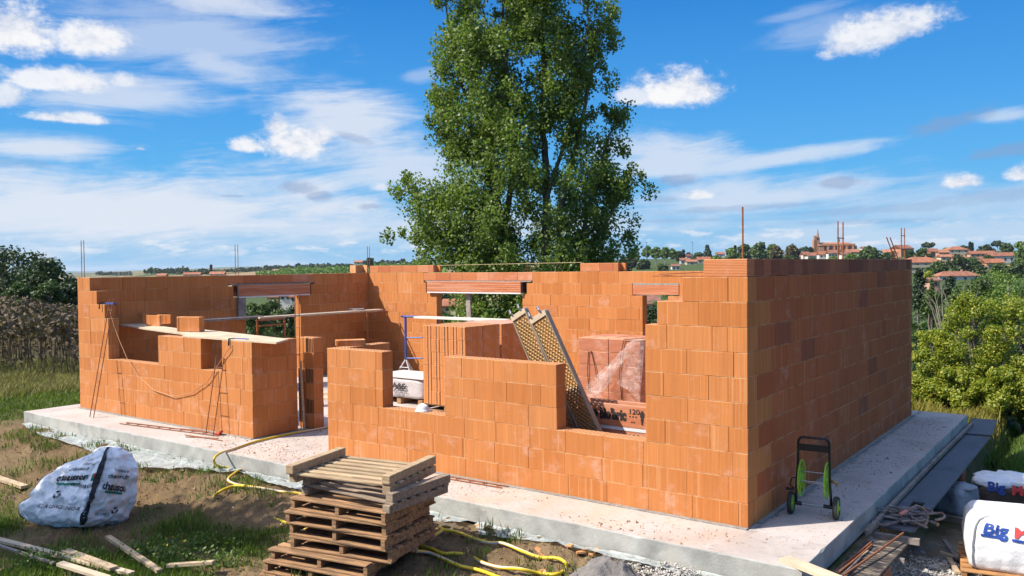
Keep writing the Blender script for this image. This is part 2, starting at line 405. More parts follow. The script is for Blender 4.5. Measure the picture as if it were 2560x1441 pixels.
M_blue = mat('blue_paint', (.035, .09, .34), .5, .25, 12)
M_white = mat('white_plastic', (.80, .80, .80), .5, .06, 8)
M_brass = mat('brass', (.45, .28, .10), .35, .15, 20, metal=.8)
M_red = mat('red_plastic', (.55, .06, .025), .5, .15, 10)
M_dirty_red = mat('pink_handle', (.66, .25, .2), .6, .2, 10)
M_box = mat('shutter_clay', (.58, .20, .085), .85, .14, 5, .35, 30, stretch=(.4, .4, 9), col2=(.66, .30, .17))
M_dark = mat('dark_void', (.03, .02, .018), .9)
M_ink = mat('black_ink', (.035, .025, .022), .7, .2, 20)
M_inkb = mat('blue_ink', (.018, .07, .34), .6, .12, 12)
M_inkr = mat('red_ink', (.72, .06, .06), .6, .12, 12)
M_inkg = mat('green_ink', (.02, .24, .15), .6, .1, 12)
M_strap = mat('black_strap', (.028, .03, .034), .8, .3, 30)

# ------------------------------------------------------------------ terrain
L, Wd = 13.209, 7.6305
TR = np.array([0, 20, 40, 60, 120, 200, 350, 600, 900, 1500, 4000, 9000.])
TP = np.array([-700, 0, 220, 400, 700, 1000, 1300, 1700, 2100, 2560, 3300.])
TZ = np.array([
    [-.3, -.3, -.5, -.7, -2, -6, -14, -20, -20, -18, -12, -8],
    [-.3, -.3, -.5, -.7, -2, -6, -14, -20, -20, -18, -12, -3],
    [-.3, -.3, -.8, -1.5, -4, -9, -15, -18, -17, -14, -10, -3],
    [-.3, -.4, -1.6, -3, -7.5, -12, -16, -16, -9, -4, -2, 4],
    [-.3, -.4, -1.7, -3, -7.5, -14, -16, -9, 0, 6, 4, 4],
    [-.3, -.4, -1.8, -3.4, -8, -14, -15, -6, 4, 9, 6, 4],
    [-.3, -.4, -1.9, -3.8, -9, -13, -10, -2, 5, 10, 6, 4],
    [-.3, -.5, -2, -4.2, -11, -11.5, -6, 2.0, 9.5, 11, 6, 4],
    [-.3, -.8, -2.2, -4.8, -12.5, -11, -5.5, 3.0, 11.5, 13, 6, 4],
    [-.3, -.95, -2.4, -5.2, -12.5, -11, -5.5, 3.5, 12.0, 13, 6, 4],
    [-.3, -.9, -2.2, -5, -12, -11, -5.5, 3.5, 12.0, 13, 6, 4]])
def near_z(x, y):
    z = -.25+0*x
    z = z-.27*sstep(-1.0, -3.2, y)*sstep(1.0, -1.0, x)
    z = z-(.40+.36*sstep(2, 7, y))*sstep(.79, 1.02, x)-.55*sstep(8.2, 9.5, y)*sstep(-8, -2, x)*sstep(1.5, .75, x)
    z = z+.03*sstep(-13.5, -15, x)
    return z
def zt(x, y):
    x = np.asarray(x, float); y = np.asarray(y, float)
    rx, ry = x-O.x, y-O.y; d = rx*_f0.x+ry*_f0.y; s_ = rx*_r0.x+ry*_r0.y; r = np.hypot(rx, ry)
    px = np.clip(1280+FPX*s_/np.maximum(d, .35*np.abs(s_)+.01), -700, 3300)
    col = [np.interp(r, TR, TZ[i]) for i in range(len(TP))]
    i = np.clip(np.searchsorted(TP, px)-1, 0, len(TP)-2); f = (px-TP[i])/(TP[i+1]-TP[i]); f = f*f*(3-2*f)
    A = np.stack(col); far = np.take_along_axis(A, i[None], 0)[0]*(1-f)+np.take_along_axis(A, (i+1)[None], 0)[0]*f
    k = sstep(17, 27, r)
    return near_z(x, y)*(1-k)+far*k
def ellipse(x, y, cx, cy, a, b): return np.clip(1.2-np.hypot((x-cx)/a, (y-cy)/b), 0, 1)
def zg(x, y):
    """the finished ground with its clods"""
    x = np.asarray(x, float); y = np.asarray(y, float); r = np.hypot(x-O.x, y-O.y); z = zt(x, y)
    on = (x > -13.85) & (x < .9) & (y > -.86) & (y < 8.3); w_ = sstep(30, 16, r)
    cl = np.maximum(fbm(x*3.2, y*3.2, 1.0, 4), -.2)*.085+np.abs(vnoise(x*9, y*9, 4.))*.10+np.abs(vnoise(x*19, y*19, 6.))*.06
    z = z+w_*np.where(on, 0, cl*(1-.6*grass_amount(x, y))+fbm(x*.6, y*.6, 2)*.05)
    z = z+np.where(on, 0, ellipse(x, y, -6.0, -1.55, 2.3, .42)*.08)
    z = z+sstep(60, 300, r)*fbm(x*.012, y*.012, 0, 3)*1.6+sstep(1500, 5000, r)*fbm(x*.0011, y*.0011, 4, 4)*34*sstep(9000, 6000, r)
    return np.where(on, np.minimum(z, -.23), z)
def z1(x, y): return float(zg(np.array([x]), np.array([y]))[0])
def ground_hit(px, py, dmin=40, dmax=3000):
    """distance at which the sight line through a picture point meets the land"""
    d = np.exp(np.linspace(math.log(dmin), math.log(dmax), 900)); r = ray(px, py)
    P = np.array(O)[None]+d[:, None]*np.array(r)[None]; below = P[:, 2] < zt(P[:, 0], P[:, 1])
    return float(d[np.argmax(below)]) if below.any() else float(dmax)

def grass_amount(x, y):
    """0 bare earth .. 1 thick grass, near the building site"""
    n = fbm(x*.55, y*.55, 3.3)*1.5; n2_ = fbm(x*1.7, y*1.7, 8.1)
    g = .32+n+n2_*.5
    g = g+1.6*sstep(-14.2, -16.5, x)                                          # meadow left of the slab
    g = g+ .30*ellipse(x, y, -8.6, -3.9, 2.3, 1.2)+.5*ellipse(x, y, -5.9, -2.45, 1.3, .45)+.5*ellipse(x, y, -4.6, -3.3, 1.2, .5)-.35*ellipse(x, y, -5.0, -2.9, 1.4, .35)
    g = g+.7*ellipse(x, y, -11.2, -3.0, 1.3, .5)-.9*ellipse(x, y, -10.6, -1.9, 2.8, .7)-.9*ellipse(x, y, -6.2, -1.4, 2.4, .65)
    g = g-1.2*ellipse(x, y, -1.9, -1.6, 2.2, .9)
    right = sstep(.9, 1.4, x)
    g = g*(1-right)+right*(sstep(3.4, 6.0, y)*1.4-.15+n*.5)
    behind = sstep(8.2, 9.5, y); g = np.maximum(g, behind*.9)
    return np.clip(g, 0, 1)
azs = np.concatenate([np.linspace(-math.pi, -.72, 46)[:-1], np.linspace(-.72, .72, 430), np.linspace(.72, math.pi, 46)[1:]])
rs = np.concatenate([[.01, 2.0], np.exp(np.linspace(math.log(4.0), math.log(13), 150)), np.exp(np.linspace(math.log(13.2), math.log(60), 90)), np.exp(np.linspace(math.log(62), math.log(9000), 150))])
AZ, RR = np.meshgrid(azs, rs)
fx0, fy0, rx0, ry0 = _f0.x, _f0.y, _r0.x, _r0.y
GX = O.x+RR*(np.cos(AZ)*fx0+np.sin(AZ)*rx0); GY = O.y+RR*(np.cos(AZ)*fy0+np.sin(AZ)*ry0)
GZ = zg(GX, GY)
ga_ = grass_amount(GX, GY)
def lerp3(a, b, t): return a*(1-t[..., None])+np.array(b)[None, None]*t[..., None]
n_a = fbm(GX*.8, GY*.8, 20., 5); n_b = fbm(GX*4, GY*4, 30., 3)
gc = np.zeros(GX.shape+(3,))+np.array([.138, .090, .046])
gc = lerp3(gc, (.195, .138, .078), np.clip(.5+n_a*1.4, 0, 1)*.7)
gc = lerp3(gc, (.085, .055, .03), np.clip(n_b*2.2, 0, 1)*.6)
gc = lerp3(gc, (.055, .07, .016), np.clip(ga_*1.1, 0, 1)*.85)
stone = ellipse(GX, GY, 1.9, .8, 1.6, 2.2)*sstep(.7, 1.1, GX)+ellipse(GX, GY, -.2, -1.25, .75, .45)
gc = lerp3(gc, (.27, .25, .215), np.clip(stone*1.6+n_b*.8*(stone > .05), 0, 1)*.8)
dry = sstep(-16, -19, GX)*sstep(24, 18, RR)
gc = lerp3(gc, (.13, .115, .045), np.clip(dry+n_a, 0, 1)*sstep(-14.5, -18, GX)*.7)
# the land beyond: meadow, stubble, vines, woods
far = sstep(22, 45, RR)
pxg = 1280+FPX*np.tan(np.clip(AZ, -.9, .9))
fld = np.zeros_like(gc)+np.array([.085, .105, .032])
cell = _hash(np.floor(GX/140+.3*np.sin(GY/90)).astype(np.int64), np.floor(GY/95).astype(np.int64), np.int64(3))
fld = lerp3(fld, (.19, .15, .075), (cell > .55).astype(float)*sstep(60, 250, RR)*(pxg < 1500))
fld = lerp3(fld, (.045, .07, .02), (cell < .22).astype(float)*sstep(250, 500, RR))
vine = ((pxg > 690) & (pxg < 1120) & (RR > 520) & (RR < 1250)).astype(float)
fld = lerp3(fld, (.10, .17, .028), vine)
strip = ((pxg > 560) & (pxg < 730) & (RR > 560) & (RR < 1100)).astype(float); fld = lerp3(fld, (.23, .17, .09), strip)
dryf = ((pxg < 420) & (RR > 24) & (RR < 110)).astype(float); fld = lerp3(fld, (.13, .10, .05), dryf)
paleg = ((pxg > 500) & (pxg < 1000) & (RR > 20) & (RR < 75)).astype(float); fld = lerp3(fld, (.24, .20, .09), paleg)
hill = sstep(1450, 1650, pxg)*sstep(60, 120, RR)*sstep(1400, 1000, RR); fld = lerp3(fld, (.045, .07, .02), hill*.85)
fld = lerp3(fld, (.085, .14, .16), sstep(2200, 5200, RR)*.55)  # haze put into the colour: land turns bluish with distance
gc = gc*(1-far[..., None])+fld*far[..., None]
def attr_col(o, name, A):
    a = o.data.attributes.new(name, 'FLOAT_COLOR', 'POINT'); n = len(o.data.vertices)
    a.data.foreach_set('color', np.concatenate([A.reshape(n, 3), np.ones((n, 1))], 1).astype(np.float32).ravel())
def ground_mat():
    m_ = bpy.data.materials.new('ground'); m_.use_nodes = True; t = NT(m_.node_tree); b = t.n['Principled BSDF']
    at = t.new('ShaderNodeAttribute', attribute_name='col'); tc_ = t.new('ShaderNodeTexCoord'); ob = tc_.outputs['Object']
    f = t.noise(ob, 9.0, 6, .65); f2 = t.noise(ob, 45.0, 4, .6)
    k = t.m('ADD', .45, t.m('ADD', t.m('MULTIPLY', f, .65), t.m('MULTIPLY', f2, .45)))
    c = t.mix(1.0, at.outputs[0], t.comb(k, k, k), 'MULTIPLY')
    t.put(b.inputs['Base Color'], c); b.inputs['Roughness'].default_value = .95; b.inputs['Specular IOR Level'].default_value = .15
    bp = t.new('ShaderNodeBump'); bp.inputs['Strength'].default_value = .7; bp.inputs['Distance'].default_value = .03
    t.put(bp.inputs['Height'], t.m('ADD', f, t.m('MULTIPLY', f2, .6))); t.l.new(bp.outputs[0], b.inputs['Normal'])
    return m_
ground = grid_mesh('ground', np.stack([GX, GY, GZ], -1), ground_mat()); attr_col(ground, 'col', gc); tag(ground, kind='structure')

# ------------------------------------------------------------------ concrete slab
def slab_top_mat():
    m_ = bpy.data.materials.new('slab_top'); m_.use_nodes = True; t = NT(m_.node_tree); b = t.n['Principled BSDF']
    tc_ = t.new('ShaderNodeTexCoord'); ob = tc_.outputs['Object']; P = t.sep(ob)
    c = t.mix(t.ss(t.noise(ob, 1.1, 4, .6), .35, .65), al((.61, .55, .51)), al((.53, .47, .43)))
    clay = t.m('MULTIPLY', t.ss(P[0], -9.5, -5.0), t.ss(t.noise(t.v('MULTIPLY', ob, (1.6, 1.1, 1)), 1.0, 4, .6), .32, .68))
    clay = t.m('MULTIPLY', clay, t.ss(t.m('MULTIPLY', P[0], -1.0), -.35, .4))
    c = t.mix(t.m('MULTIPLY', clay, .55), c, al((.66, .42, .26)))
    c = t.mix(t.m('MULTIPLY', t.ss(t.noise(t.v('MULTIPLY', ob, (14, 24, 1)), 1.0, 6, .8), .53, .64), .7), c, al((.46, .30, .19)))
    smear = t.m('MULTIPLY', t.ss(t.noise(t.v('MULTIPLY', ob, (4, 9, 1)), 1.0, 6, .75), .57, .66), t.ss(t.noise(ob, .8, 2), .40, .55))
    c = t.mix(t.m('MULTIPLY', t.ss(t.noise(ob, .55, 5, .7), .5, .62), .35), c, al((.40, .35, .31)))
    c = t.mix(t.m('MULTIPLY', smear, .7), c, al((.20, .18, .165)))
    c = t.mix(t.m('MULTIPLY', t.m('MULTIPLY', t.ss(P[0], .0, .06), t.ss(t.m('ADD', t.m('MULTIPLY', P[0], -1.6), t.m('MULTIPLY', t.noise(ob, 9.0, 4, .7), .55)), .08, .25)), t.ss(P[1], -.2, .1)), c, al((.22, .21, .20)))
    t.put(b.inputs['Base Color'], c); b.inputs['Roughness'].default_value = .9; b.inputs['Specular IOR Level'].default_value = .2
    bp = t.new('ShaderNodeBump'); bp.inputs['Strength'].default_value = .35; bp.inputs['Distance'].default_value = .01
    t.put(bp.inputs['Height'], t.noise(ob, 60.0, 4, .6)); t.l.new(bp.outputs[0], b.inputs['Normal'])
    return m_
sx0, sx1, sy0, sy1 = -13.72, .78, -.81, 8.17
def slab_edge_pts():
    pts = []
    def run(a, b, n):
        for i in range(n):
            t_ = i/n; pts.append((a[0]+(b[0]-a[0])*t_, a[1]+(b[1]-a[1])*t_))
    run((sx0, sy0), (sx1, sy0), 220); run((sx1, sy0), (sx1, sy1), 140); run((sx1, sy1), (sx0, sy1), 30); run((sx0, sy1), (sx0, sy0), 30)
    return np.array(pts)
ep = slab_edge_pts(); ctr = np.array([(sx0+sx1)/2, (sy0+sy1)/2])
chip = np.clip(fbm(ep[:, 0]*5, ep[:, 1]*5, 7., 3)-.35, 0, 1)*.10
wob = fbm(ep[:, 0]*.9, ep[:, 1]*.9, 2., 3)*.012
nrm = np.zeros_like(ep); nrm[:220] = (0, -1); nrm[220:360] = (1, 0); nrm[360:390] = (0, 1); nrm[390:] = (-1, 0)
mb = MB(); n = len(ep); rings = []
for off, z in ((wob-.006-chip, 0*chip), (wob, -.010-chip*.5), (wob, -.21+0*chip)):
    b0 = len(mb.v); q = ep+nrm*off[:, None]
    mb.v += [(float(q[i, 0]), float(q[i, 1]), float(z[i])) for i in range(n)]; rings.append(b0)
mb.mat = 0; mb.face(range(rings[0], rings[0]+n))
mb.mat = 1
for a, b in zip(rings, rings[1:]):
    for i in range(n): mb.face((b+i, b+(i+1) % n, a+(i+1) % n, a+i))
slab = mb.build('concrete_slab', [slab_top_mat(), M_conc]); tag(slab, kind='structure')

# ------------------------------------------------------------------ the brick shell
HC, T = .25, .20
house = thing('brick_house', 'unfinished roofless orange brick house shell standing on the pale concrete slab', 'house', (0, 0, 0))
def course(mb, axis, a, b, fixed, z, h=HC, blk=.5, start=0.0, jit=.012, ch=.003, mats=(0, 1), thick=T, gap=.002):
    """lay blocks from a to b along an axis; fixed = (near, far) faces across it"""
    x = a; first = True; mats0 = mats
    while x < b-.001:
        ln = (start if (first and start > .05) else blk*(1+random.uniform(-jit, jit))); mats = (0, 1) if (first and mats0[0] == 3) else mats0; first = False
        e = min(b, x+ln)
        if b-e < .07: e = b
        o_ = random.uniform(-.0025, .0025)
        lo = (x+gap/2, fixed[0]+o_, z+gap/2); hi = (e-gap/2, fixed[1]+o_, z+h-gap/2)
        if axis == 'y': lo = (lo[1], lo[0], lo[2]); hi = (hi[1], hi[0], hi[2])
        mb.cbox(lo, hi, ch, mats)
        x = e
def core(mb, axis, a, b, fixed, z, h):
    lo = (a+.012, fixed[0]+.012, z+.004); hi = (b-.012, fixed[1]-.012, z+h-.006)
    if axis == 'y': lo = (lo[1], lo[0], lo[2]); hi = (hi[1], hi[0], hi[2])
    mb.mat = 2; mb.box([(p+q)/2 for p, q in zip(lo, hi)], [q-p for p, q in zip(lo, hi)]); mb.mat = 0
Z0 = .012
def wall(name, axis, fixed, rows, mats, phase=0, blk=.5, dups=True):
    """rows: {course: [(a, b), ...]}"""
    mb = MB()
    for k, ivs in rows.items():
        for (a, b) in ivs:
            st = ((.25 if (k+phase) % 2 else .5)+random.uniform(-.05, .05)) if b-a > .55 else 0
            zz = k*HC+(Z0 if k == 0 else 0); course(mb, axis, a, b, fixed, zz, HC-(Z0 if k == 0 else 0), blk, st, mats=(3, 1) if len(mats) > 1 else (0, 1))
            core(mb, axis, a, b, fixed, zz, HC-(Z0 if k == 0 else 0))
    return mb.build(name, [mats[0], M_top, mats[0], mats[-1]], house)
def ends(k, a, b, wa, wb):
    """interlocking corners: alternate courses stop short of the crossing wall"""
    return (a+(T if (wa and k % 2) else 0), b-(T if (wb and k % 2) else 0))
rows = {}
for k in range(10):
    iv = []
    if k < 4: iv = [ends(k, -L, -7.872, True, True)]
    elif k < 6: iv = [ends(k, -L, -12.11, True, False), (-10.47, -9.21), ends(k, -8.64, -7.872, False, True)]
    else: iv = [ends(k, -L, (-12.11, -12.22, -12.5, -12.75)[k-6], True, False)]
    rows[k] = iv
wall('front_wall', 'x', (0, T), rows, (M_brick,))
rows = {}
for k in range(10):
    if k < 3: iv = [ends(k, -6.154, 0, True, True)]
    elif k < 6: iv = [ends(k, -6.154, -5.051, True, False), (-3.954, -2.257), ends(k, -1.122, 0, False, True)]
    else: iv = [ends(k, (-1.122, -1.122, -.98, -.69)[k-6], 0, False, True)]
    rows[k] = iv
wall('front_wall', 'x', (0, T), rows, (M_brick,))
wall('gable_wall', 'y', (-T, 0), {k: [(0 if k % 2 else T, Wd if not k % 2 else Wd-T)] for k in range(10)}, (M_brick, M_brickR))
rows = {}
for k in range(10):
    lo, hi = (0 if k % 2 else T), (Wd-T if k % 2 else Wd)
    if k < 8: rows[k] = [(lo, 3.63), (5.19, hi)]
    elif k == 8: rows[k] = [(lo, 3.33), (5.52, hi)]
    else: rows[k] = [(lo, 3.2), (5.62, hi)]
wall('side_wall', 'y', (-L, -L+T), rows, (M_brick,))
rows = {}
for k in range(10):
    a, b = ends(k, -L, 0, True, True) if k % 2 == 0 else (-L, 0)
    a, b = (-L+T if k % 2 == 0 else -L), (-T if k % 2 == 0 else 0)
    if k < 4: rows[k] = [(a, b)]
    elif k < 8: rows[k] = [(a, -10.65), (-8.07, -5.04), (-4.47, b)]
    elif k == 8: rows[k] = [(a, -11.0), (-7.95, -5.27), (-4.22, b)]
    else: rows[k] = [(a, -11.07), (-7.79, b)]
wall('back_wall', 'x', (Wd-T, Wd), rows, (M_brick,))
wall('porch_wall', 'y', (-7.872-T, -7.872), {k: [(0 if k % 2 else T, .87)] for k in range(6)}, (M_brick,))
wall('porch_wall', 'y', (-6.154, -6.154+T), {k: [(0 if k % 2 else T, 1.06)] for k in range(6)}, (M_brick,))
# end block pillar of the entrance: every second block shows its open cells
mb = MB()
for k in range(6):
    z = k*HC+(Z0 if k == 0 else 0); mb.cbox((-8.07, 1.05, z+.002), (-7.68, 1.25, (k+1)*HC-.002), .004, (0, 1))
    if k % 2:
        for i in range(5):
            x = -7.85+i*.036; mb.mat = 3; mb.box((x, 1.047, z+HC/2), (.012, .008, HC-.03)); mb.mat = 0
mb.build('end_pillar', [M_brick, M_top, M_brick, M_dark], house)
# upper row of small ring beam blocks
def ring(name, segs, m_, blk):
    mb = MB()
    for axis, a, b, fixed in segs: course(mb, axis, a, b, fixed, 2.503, .178, blk, 0, .3, .004); core(mb, axis, a, b, fixed, 2.503, .17)
    return mb.build(name, [m_, m_, m_], house)
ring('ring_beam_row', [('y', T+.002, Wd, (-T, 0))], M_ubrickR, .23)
ring('ring_beam_row', [('x', -.46, 0, (0, T))], M_ubrick, .5)
ring('ring_beam_row', [('x', -12.95, -10.74, (Wd-T, Wd))], M_ubrick, .4); ring('ring_beam_row', [('x', -6.53, -5.6, (Wd-T, Wd))], M_ubrick, .4)
for x0 in (-5.6, -10.74): mb = MB(); mb.cbox((x0, Wd-.07, 2.503), (x0+.1, Wd, 2.675), .004, (0, 0)); mb.build('end_slip', [M_brick], house)
mb = MB(); mb.prism([(-L, 6.98), (-L+T, 6.98), (-L+T, 7.03), (-L+.05, 7.03), (-L+.05, 7.38), (-L+T, 7.38), (-L+T, 7.43), (-L, 7.43)], 2.503, 2.70); mb.build('open_channel_block', [M_brick], house)
# lintel rows over the two shuttered openings, on a bed of mortar
mb = MB(); course(mb, 'x', -11.07, -7.79, (Wd-T, Wd), 2.305, .19, .42, 0, .15); core(mb, 'x', -11.07, -7.79, (Wd-T, Wd), 2.305, .19); mb.build('lintel_row', [M_ubrick, M_ubrick, M_ubrick], house); mb = MB()
course(mb, 'y', 3.2, 5.62, (-L, -L+T), 2.305, .19, .42, 0, .15); core(mb, 'y', 3.2, 5.62, (-L, -L+T), 2.305, .19)
mb.build('lintel_row', [M_ubrick, M_ubrick, M_ubrick], house)
for c_, z_ in (((-9.43, Wd-T/2, 2.29), (3.2, T-.01, .028)), ((-L+T/2, 4.41, 2.29), (T-.01, 2.34, .028)), ((-4.745, Wd-T/2-.003, 2.238), (1.02, T, .034)), (((-L-7.872)/2, .09, .007), (L-7.872, .27, .014)), ((-3.077, .09, .007), (6.154, .27, .014)), ((-.06, Wd/2+.12, .0075), (.22, Wd-.24, .015))):
    mb = MB(); mb.box(c_, z_); mb.build('mortar_bed', M_mortar, house)
def shutter_box(axis, a, b, face, z0, z1_):
    mb = MB(); y0, y1_ = face
    def bx_(x0, x1, p, q, u, v_):
        lo, hi = ((x0, p, u), (x1, q, v_)) if axis == 'x' else ((y0+y1_-q, x0, u), (y0+y1_-p, x1, v_)); mb.cbox(lo, hi, .004, (0, 0))
    bx_(a, b, y0, y0+.035, z0+.03, z1_); bx_(a, b, y1_-.035, y1_, z0+.03, z1_); bx_(a, b, y0+.036, y1_-.036, z1_-.03, z1_-.002)
    for i in range(5): bx_(a+.001, b-.001, y0-.005, y0+.004, z0+.055+i*.047, z0+.09+i*.047)
    o = mb.build('shutter_box', [M_box], house)
    mb = MB(); bx_(a, b, y0-.004, y0+.04, z0, z0+.029); mb.build('rail', [M_white], o)
    mb = MB(); bx_(b+.001, b+.03, y0+.02, y1_-.02, z0+.03, z1_-.01); mb.build('end_cap', [M_dark], o)
    return o
shutter_box('x', -10.90, -8.06, (Wd-T-.075, Wd-.02), 2.0, 2.274)
sb = shutter_box('y', 3.42, 5.44, (-L+.02, -L+T+.06), 1.99, 2.27)
mb = MB(); mb.cbox((-5.26, Wd-T-.006, 2.02), (-4.23, Wd-.01, 2.22), .005, (0, 0)); mb.build('lintel', [M_box], house)
# loose cut block lying on the entrance wall
# rebar starter bars that stand out of the wall heads
def cage(name, x, y, z0, z1_, sp=.1, axis='x', ties=(), r=.006, parent=None, m_=None, tilt=(0, 0)):
    mb = MB(); d = (sp/2, 0) if axis == 'x' else (0, sp/2)
    for s_ in (-1, 1): mb.tube([(x+d[0]*s_, y+d[1]*s_, z0), (x+d[0]*s_+tilt[0], y+d[1]*s_+tilt[1], z1_)], r, 6)
    for f in ties:
        z = z0+(z1_-z0)*f; c = (x+tilt[0]*f, y+tilt[1]*f)
        mb.tube([(c[0]-d[0]*1.3, c[1]-d[1]*1.3, z), (c[0]+d[0]*1.3, c[1]+d[1]*1.3, z)], r*.75, 5)
    return mb.build(name, m_ or M_rust, parent if parent is not None else house)
cage('rebar', -13.1, .06, 1.9, 3.21, .10, 'x', (.75,), .0075, m_=M_clamp)
cage('rebar', -13.1, 3.49, 2.0, 3.18, .07, 'y', (), .008, m_=M_clamp)
cage('rebar', -13.1, 7.53, 2.4, 3.19, .07, 'y', (), .008, m_=M_rust)
mb = MB(); mb.tube([(-.1, .15, 2.0), (-.1, .14, 3.2)], .009, 6); mb.build('rebar', M_rust, house)
cage('rebar', -.1, 3.64, 2.4, 3.18, .24, 'y', (.72,), .009)
cage('rebar', -.1, 7.42, 2.4, 3.21, .24, 'y', (.55, .84), .009)
cage('rebar', -.1, 6.98, 2.66, 3.03, .24, 'y', (.4,), .009, tilt=(0, -.62))
cage('rebar', -7.96, .96, 0.0, 2.22, .10, 'x', (.75, .55, .3), .008)
mb = MB()
for (a, b) in (((-1.0, .10, 2.53), (-.3, .12, 2.56)), ((-1.1, .14, 2.512), (-.35, .07, 2.508))): mb = MB(); mb.tube([a, b], .006, 6); mb.build('rebar', M_rust, house)
for x in (-8.0, -7.9): mb = MB(); mb.tube([(x, Wd-.1, 2.45), (x, Wd-.1, 2.66)], .006, 5); mb.build('rebar', M_rust, house)

# ------------------------------------------------------------------ loose things on and in the shell
def film_mat(name, col, alpha, rough=.3, sc=7.0, bump=.8, crumple=0.0):
    m_ = bpy.data.materials.new(name); m_.use_nodes = True; t = NT(m_.node_tree); b = t.n['Principled BSDF']
    tc_ = t.new('ShaderNodeTexCoord'); ob = tc_.outputs['Object']
    n_ = t.noise(ob, sc, 5, .65, dist=1.2)
    t.put(b.inputs['Base Color'], t.mix(n_, tuple(v*.75 for v in col), tuple(min(1, v*1.12) for v in col))); b.inputs['Roughness'].default_value = rough
    b.inputs['Specular IOR Level'].default_value = .5
    if alpha < 1: t.put(b.inputs['Alpha'], to_range(t, n_, max(.03, alpha-.22), min(1, alpha+.30)))
    bp = t.new('ShaderNodeBump'); bp.inputs['Strength'].default_value = bump; bp.inputs['Distance'].default_value = .04
    hgt = n_
    if crumple:
        vo = t.new('ShaderNodeTexVoronoi', feature='F1'); t.put(vo.inputs['Vector'], t.v('ADD', ob, t.v('SCALE', t.comb(n_, n_, n_), scale=.25))); vo.inputs['Scale'].default_value = crumple
        v2 = t.new('ShaderNodeTexVoronoi', feature='F1'); t.put(v2.inputs['Vector'], ob); v2.inputs['Scale'].default_value = crumple*2.3
        hgt = t.m('ADD', t.m('MULTIPLY', n_, .6), t.m('ADD', t.m('MULTIPLY', vo.outputs['Distance'], 1.2), t.m('MULTIPLY', v2.outputs['Distance'], .5)))
    t.put(bp.inputs['Height'], hgt); t.l.new(bp.outputs[0], b.inputs['Normal']); return m_
M_film = film_mat('clear_film', (.46, .34, .30), .24)
M_sheet = film_mat('builders_film', (.47, .51, .48), .72, .35, 9)
M_sack = film_mat('woven_white', (.86, .86, .86), 1, .5, 5, .45, 6.5)
M_sackdim = film_mat('dusty_film', (.30, .32, .35), .95, .4, 6, .6)
M_wrap = film_mat('wrapped_white', (.50, .46, .46), 1, .4, 6, .5)

# --- timber pallets
def pallet(label, M_, center, rz, z, w_=1.2, dp=.85, h=.125, upside=False, group=None, seed=0, tilt=0.0, double=False):
    rg = random.Random(seed)
    t = thing('pallet', label, 'pallet', (center[0], center[1], z), group, rz); t.rotation_euler = (rg.uniform(-.006, .006), tilt, rz)
    bt = .019; sh = h-2*bt if not double else .05
    def lay(name, boards, zz, th):
        mb = MB()
        for (y, bw) in boards:
            j = rg.uniform(-.012, .012); mb.cbox((-w_/2+j, y-bw/2, zz), (w_/2+j+rg.uniform(-.01, .01), y+bw/2, zz+th), .003, (0, 0))
        return mb.build(name, [M_], t)
    nb = 7; ys = [-dp/2+.05+i*(dp-.1)/(nb-1) for i in range(nb)]
    if double:                                              # slats held between runners above and below
        lay('deck', [(y, rg.uniform(.068, .085)) for y in ys], .075, bt)
        for zz, hh in ((0, .074), (.095, .085)):
            for s_ in (-1, 1):
                mb = MB(); mb.cbox((s_*(w_/2-.06)-.045, -dp/2+rg.uniform(-.03, .03), zz), (s_*(w_/2-.06)+.045, dp/2+rg.uniform(-.03, .03), zz+hh), .004, (0, 0)); mb.build('stringer', [M_], t)
        return t
    few = [(-dp/2+.06, .11), (0, .10), (dp/2-.06, .11)]; many = [(y, rg.uniform(.085, .105)) for y in ys]
    lay('bottom_deck', many if upside else few, 0, bt)
    for x in (-w_/2+.03, rg.uniform(-.04, .04), w_/2-.03):
        mb = MB(); mb.cbox((x-.025, -dp/2+rg.uniform(0, .02), bt+.001), (x+.025, dp/2-rg.uniform(0, .02), h-bt-.001), .003, (0, 0)); mb.build('stringer', [M_], t)
    lay('top_deck', few if upside else many, h-bt, bt)
    return t
PC = at_d(968, 1344, 7.95); aE = math.atan2(_r0.y*.9-_f0.y*.436, _r0.x*.9-_f0.x*.436)
e1 = Vector((math.cos(aE), math.sin(aE), 0)); e2 = Vector((-e1.y, e1.x, 0)); rt2 = Vector((_r0.x, _r0.y, 0))
stk = [(-.34, .03, 'lowest brown pallet, half cut off at the foot of the stack'), (-.26, -.02, 'pale brown pallet near the foot of the stack, second from below'),
       (-.19, .0, 'brown pallet with splintered front board, third from the foot of the stack'), (.02, .03, 'dark brown pallet sticking out right below the middle of the stack'),
       (.0, -.03, 'dark brown pallet in the middle of the stack'), (-.03, .02, 'brown pallet shifted left, fourth pallet from the top of the stack'),
       (.02, -.05, 'reddish brown pallet right under the two grey upturned ones')]
z = -.53
z += .125
stk.insert(0, (-.3, 0, None))
z = -.56
del stk[1]
for i, (dx, da, lab) in enumerate(stk):
    c = PC - e1*.6 + e2*.425 + rt2*dx
    if lab: pallet(lab, M_pal if i != 2 else M_pal, (c.x, c.y), aE+da, z, group='pallets in the tall stack', seed=i)
    else: pallet('bottom pallet standing on the earth under the stack', M_pal, (c.x, c.y), aE, z, group='pallets in the tall stack', seed=i)
    z += .127
c = PC - e1*.6 + e2*.46 + rt2*.13
pallet('weathered grey upturned pallet twisted to the right, second from the top of the stack', M_palg, (c.x, c.y), aE-.13, z, 1.22, .9, double=True, group='pallets in the tall stack', seed=31, tilt=.02); z += .150
c = PC - e1*.62 + e2*.48 + rt2*-.0
pallet('upturned pallet with pale yellow slats on top of the stack', M_palt, (c.x, c.y), aE+.05, z, 1.22, .9, double=True, group='pallets in the tall stack', seed=44, tilt=.01)

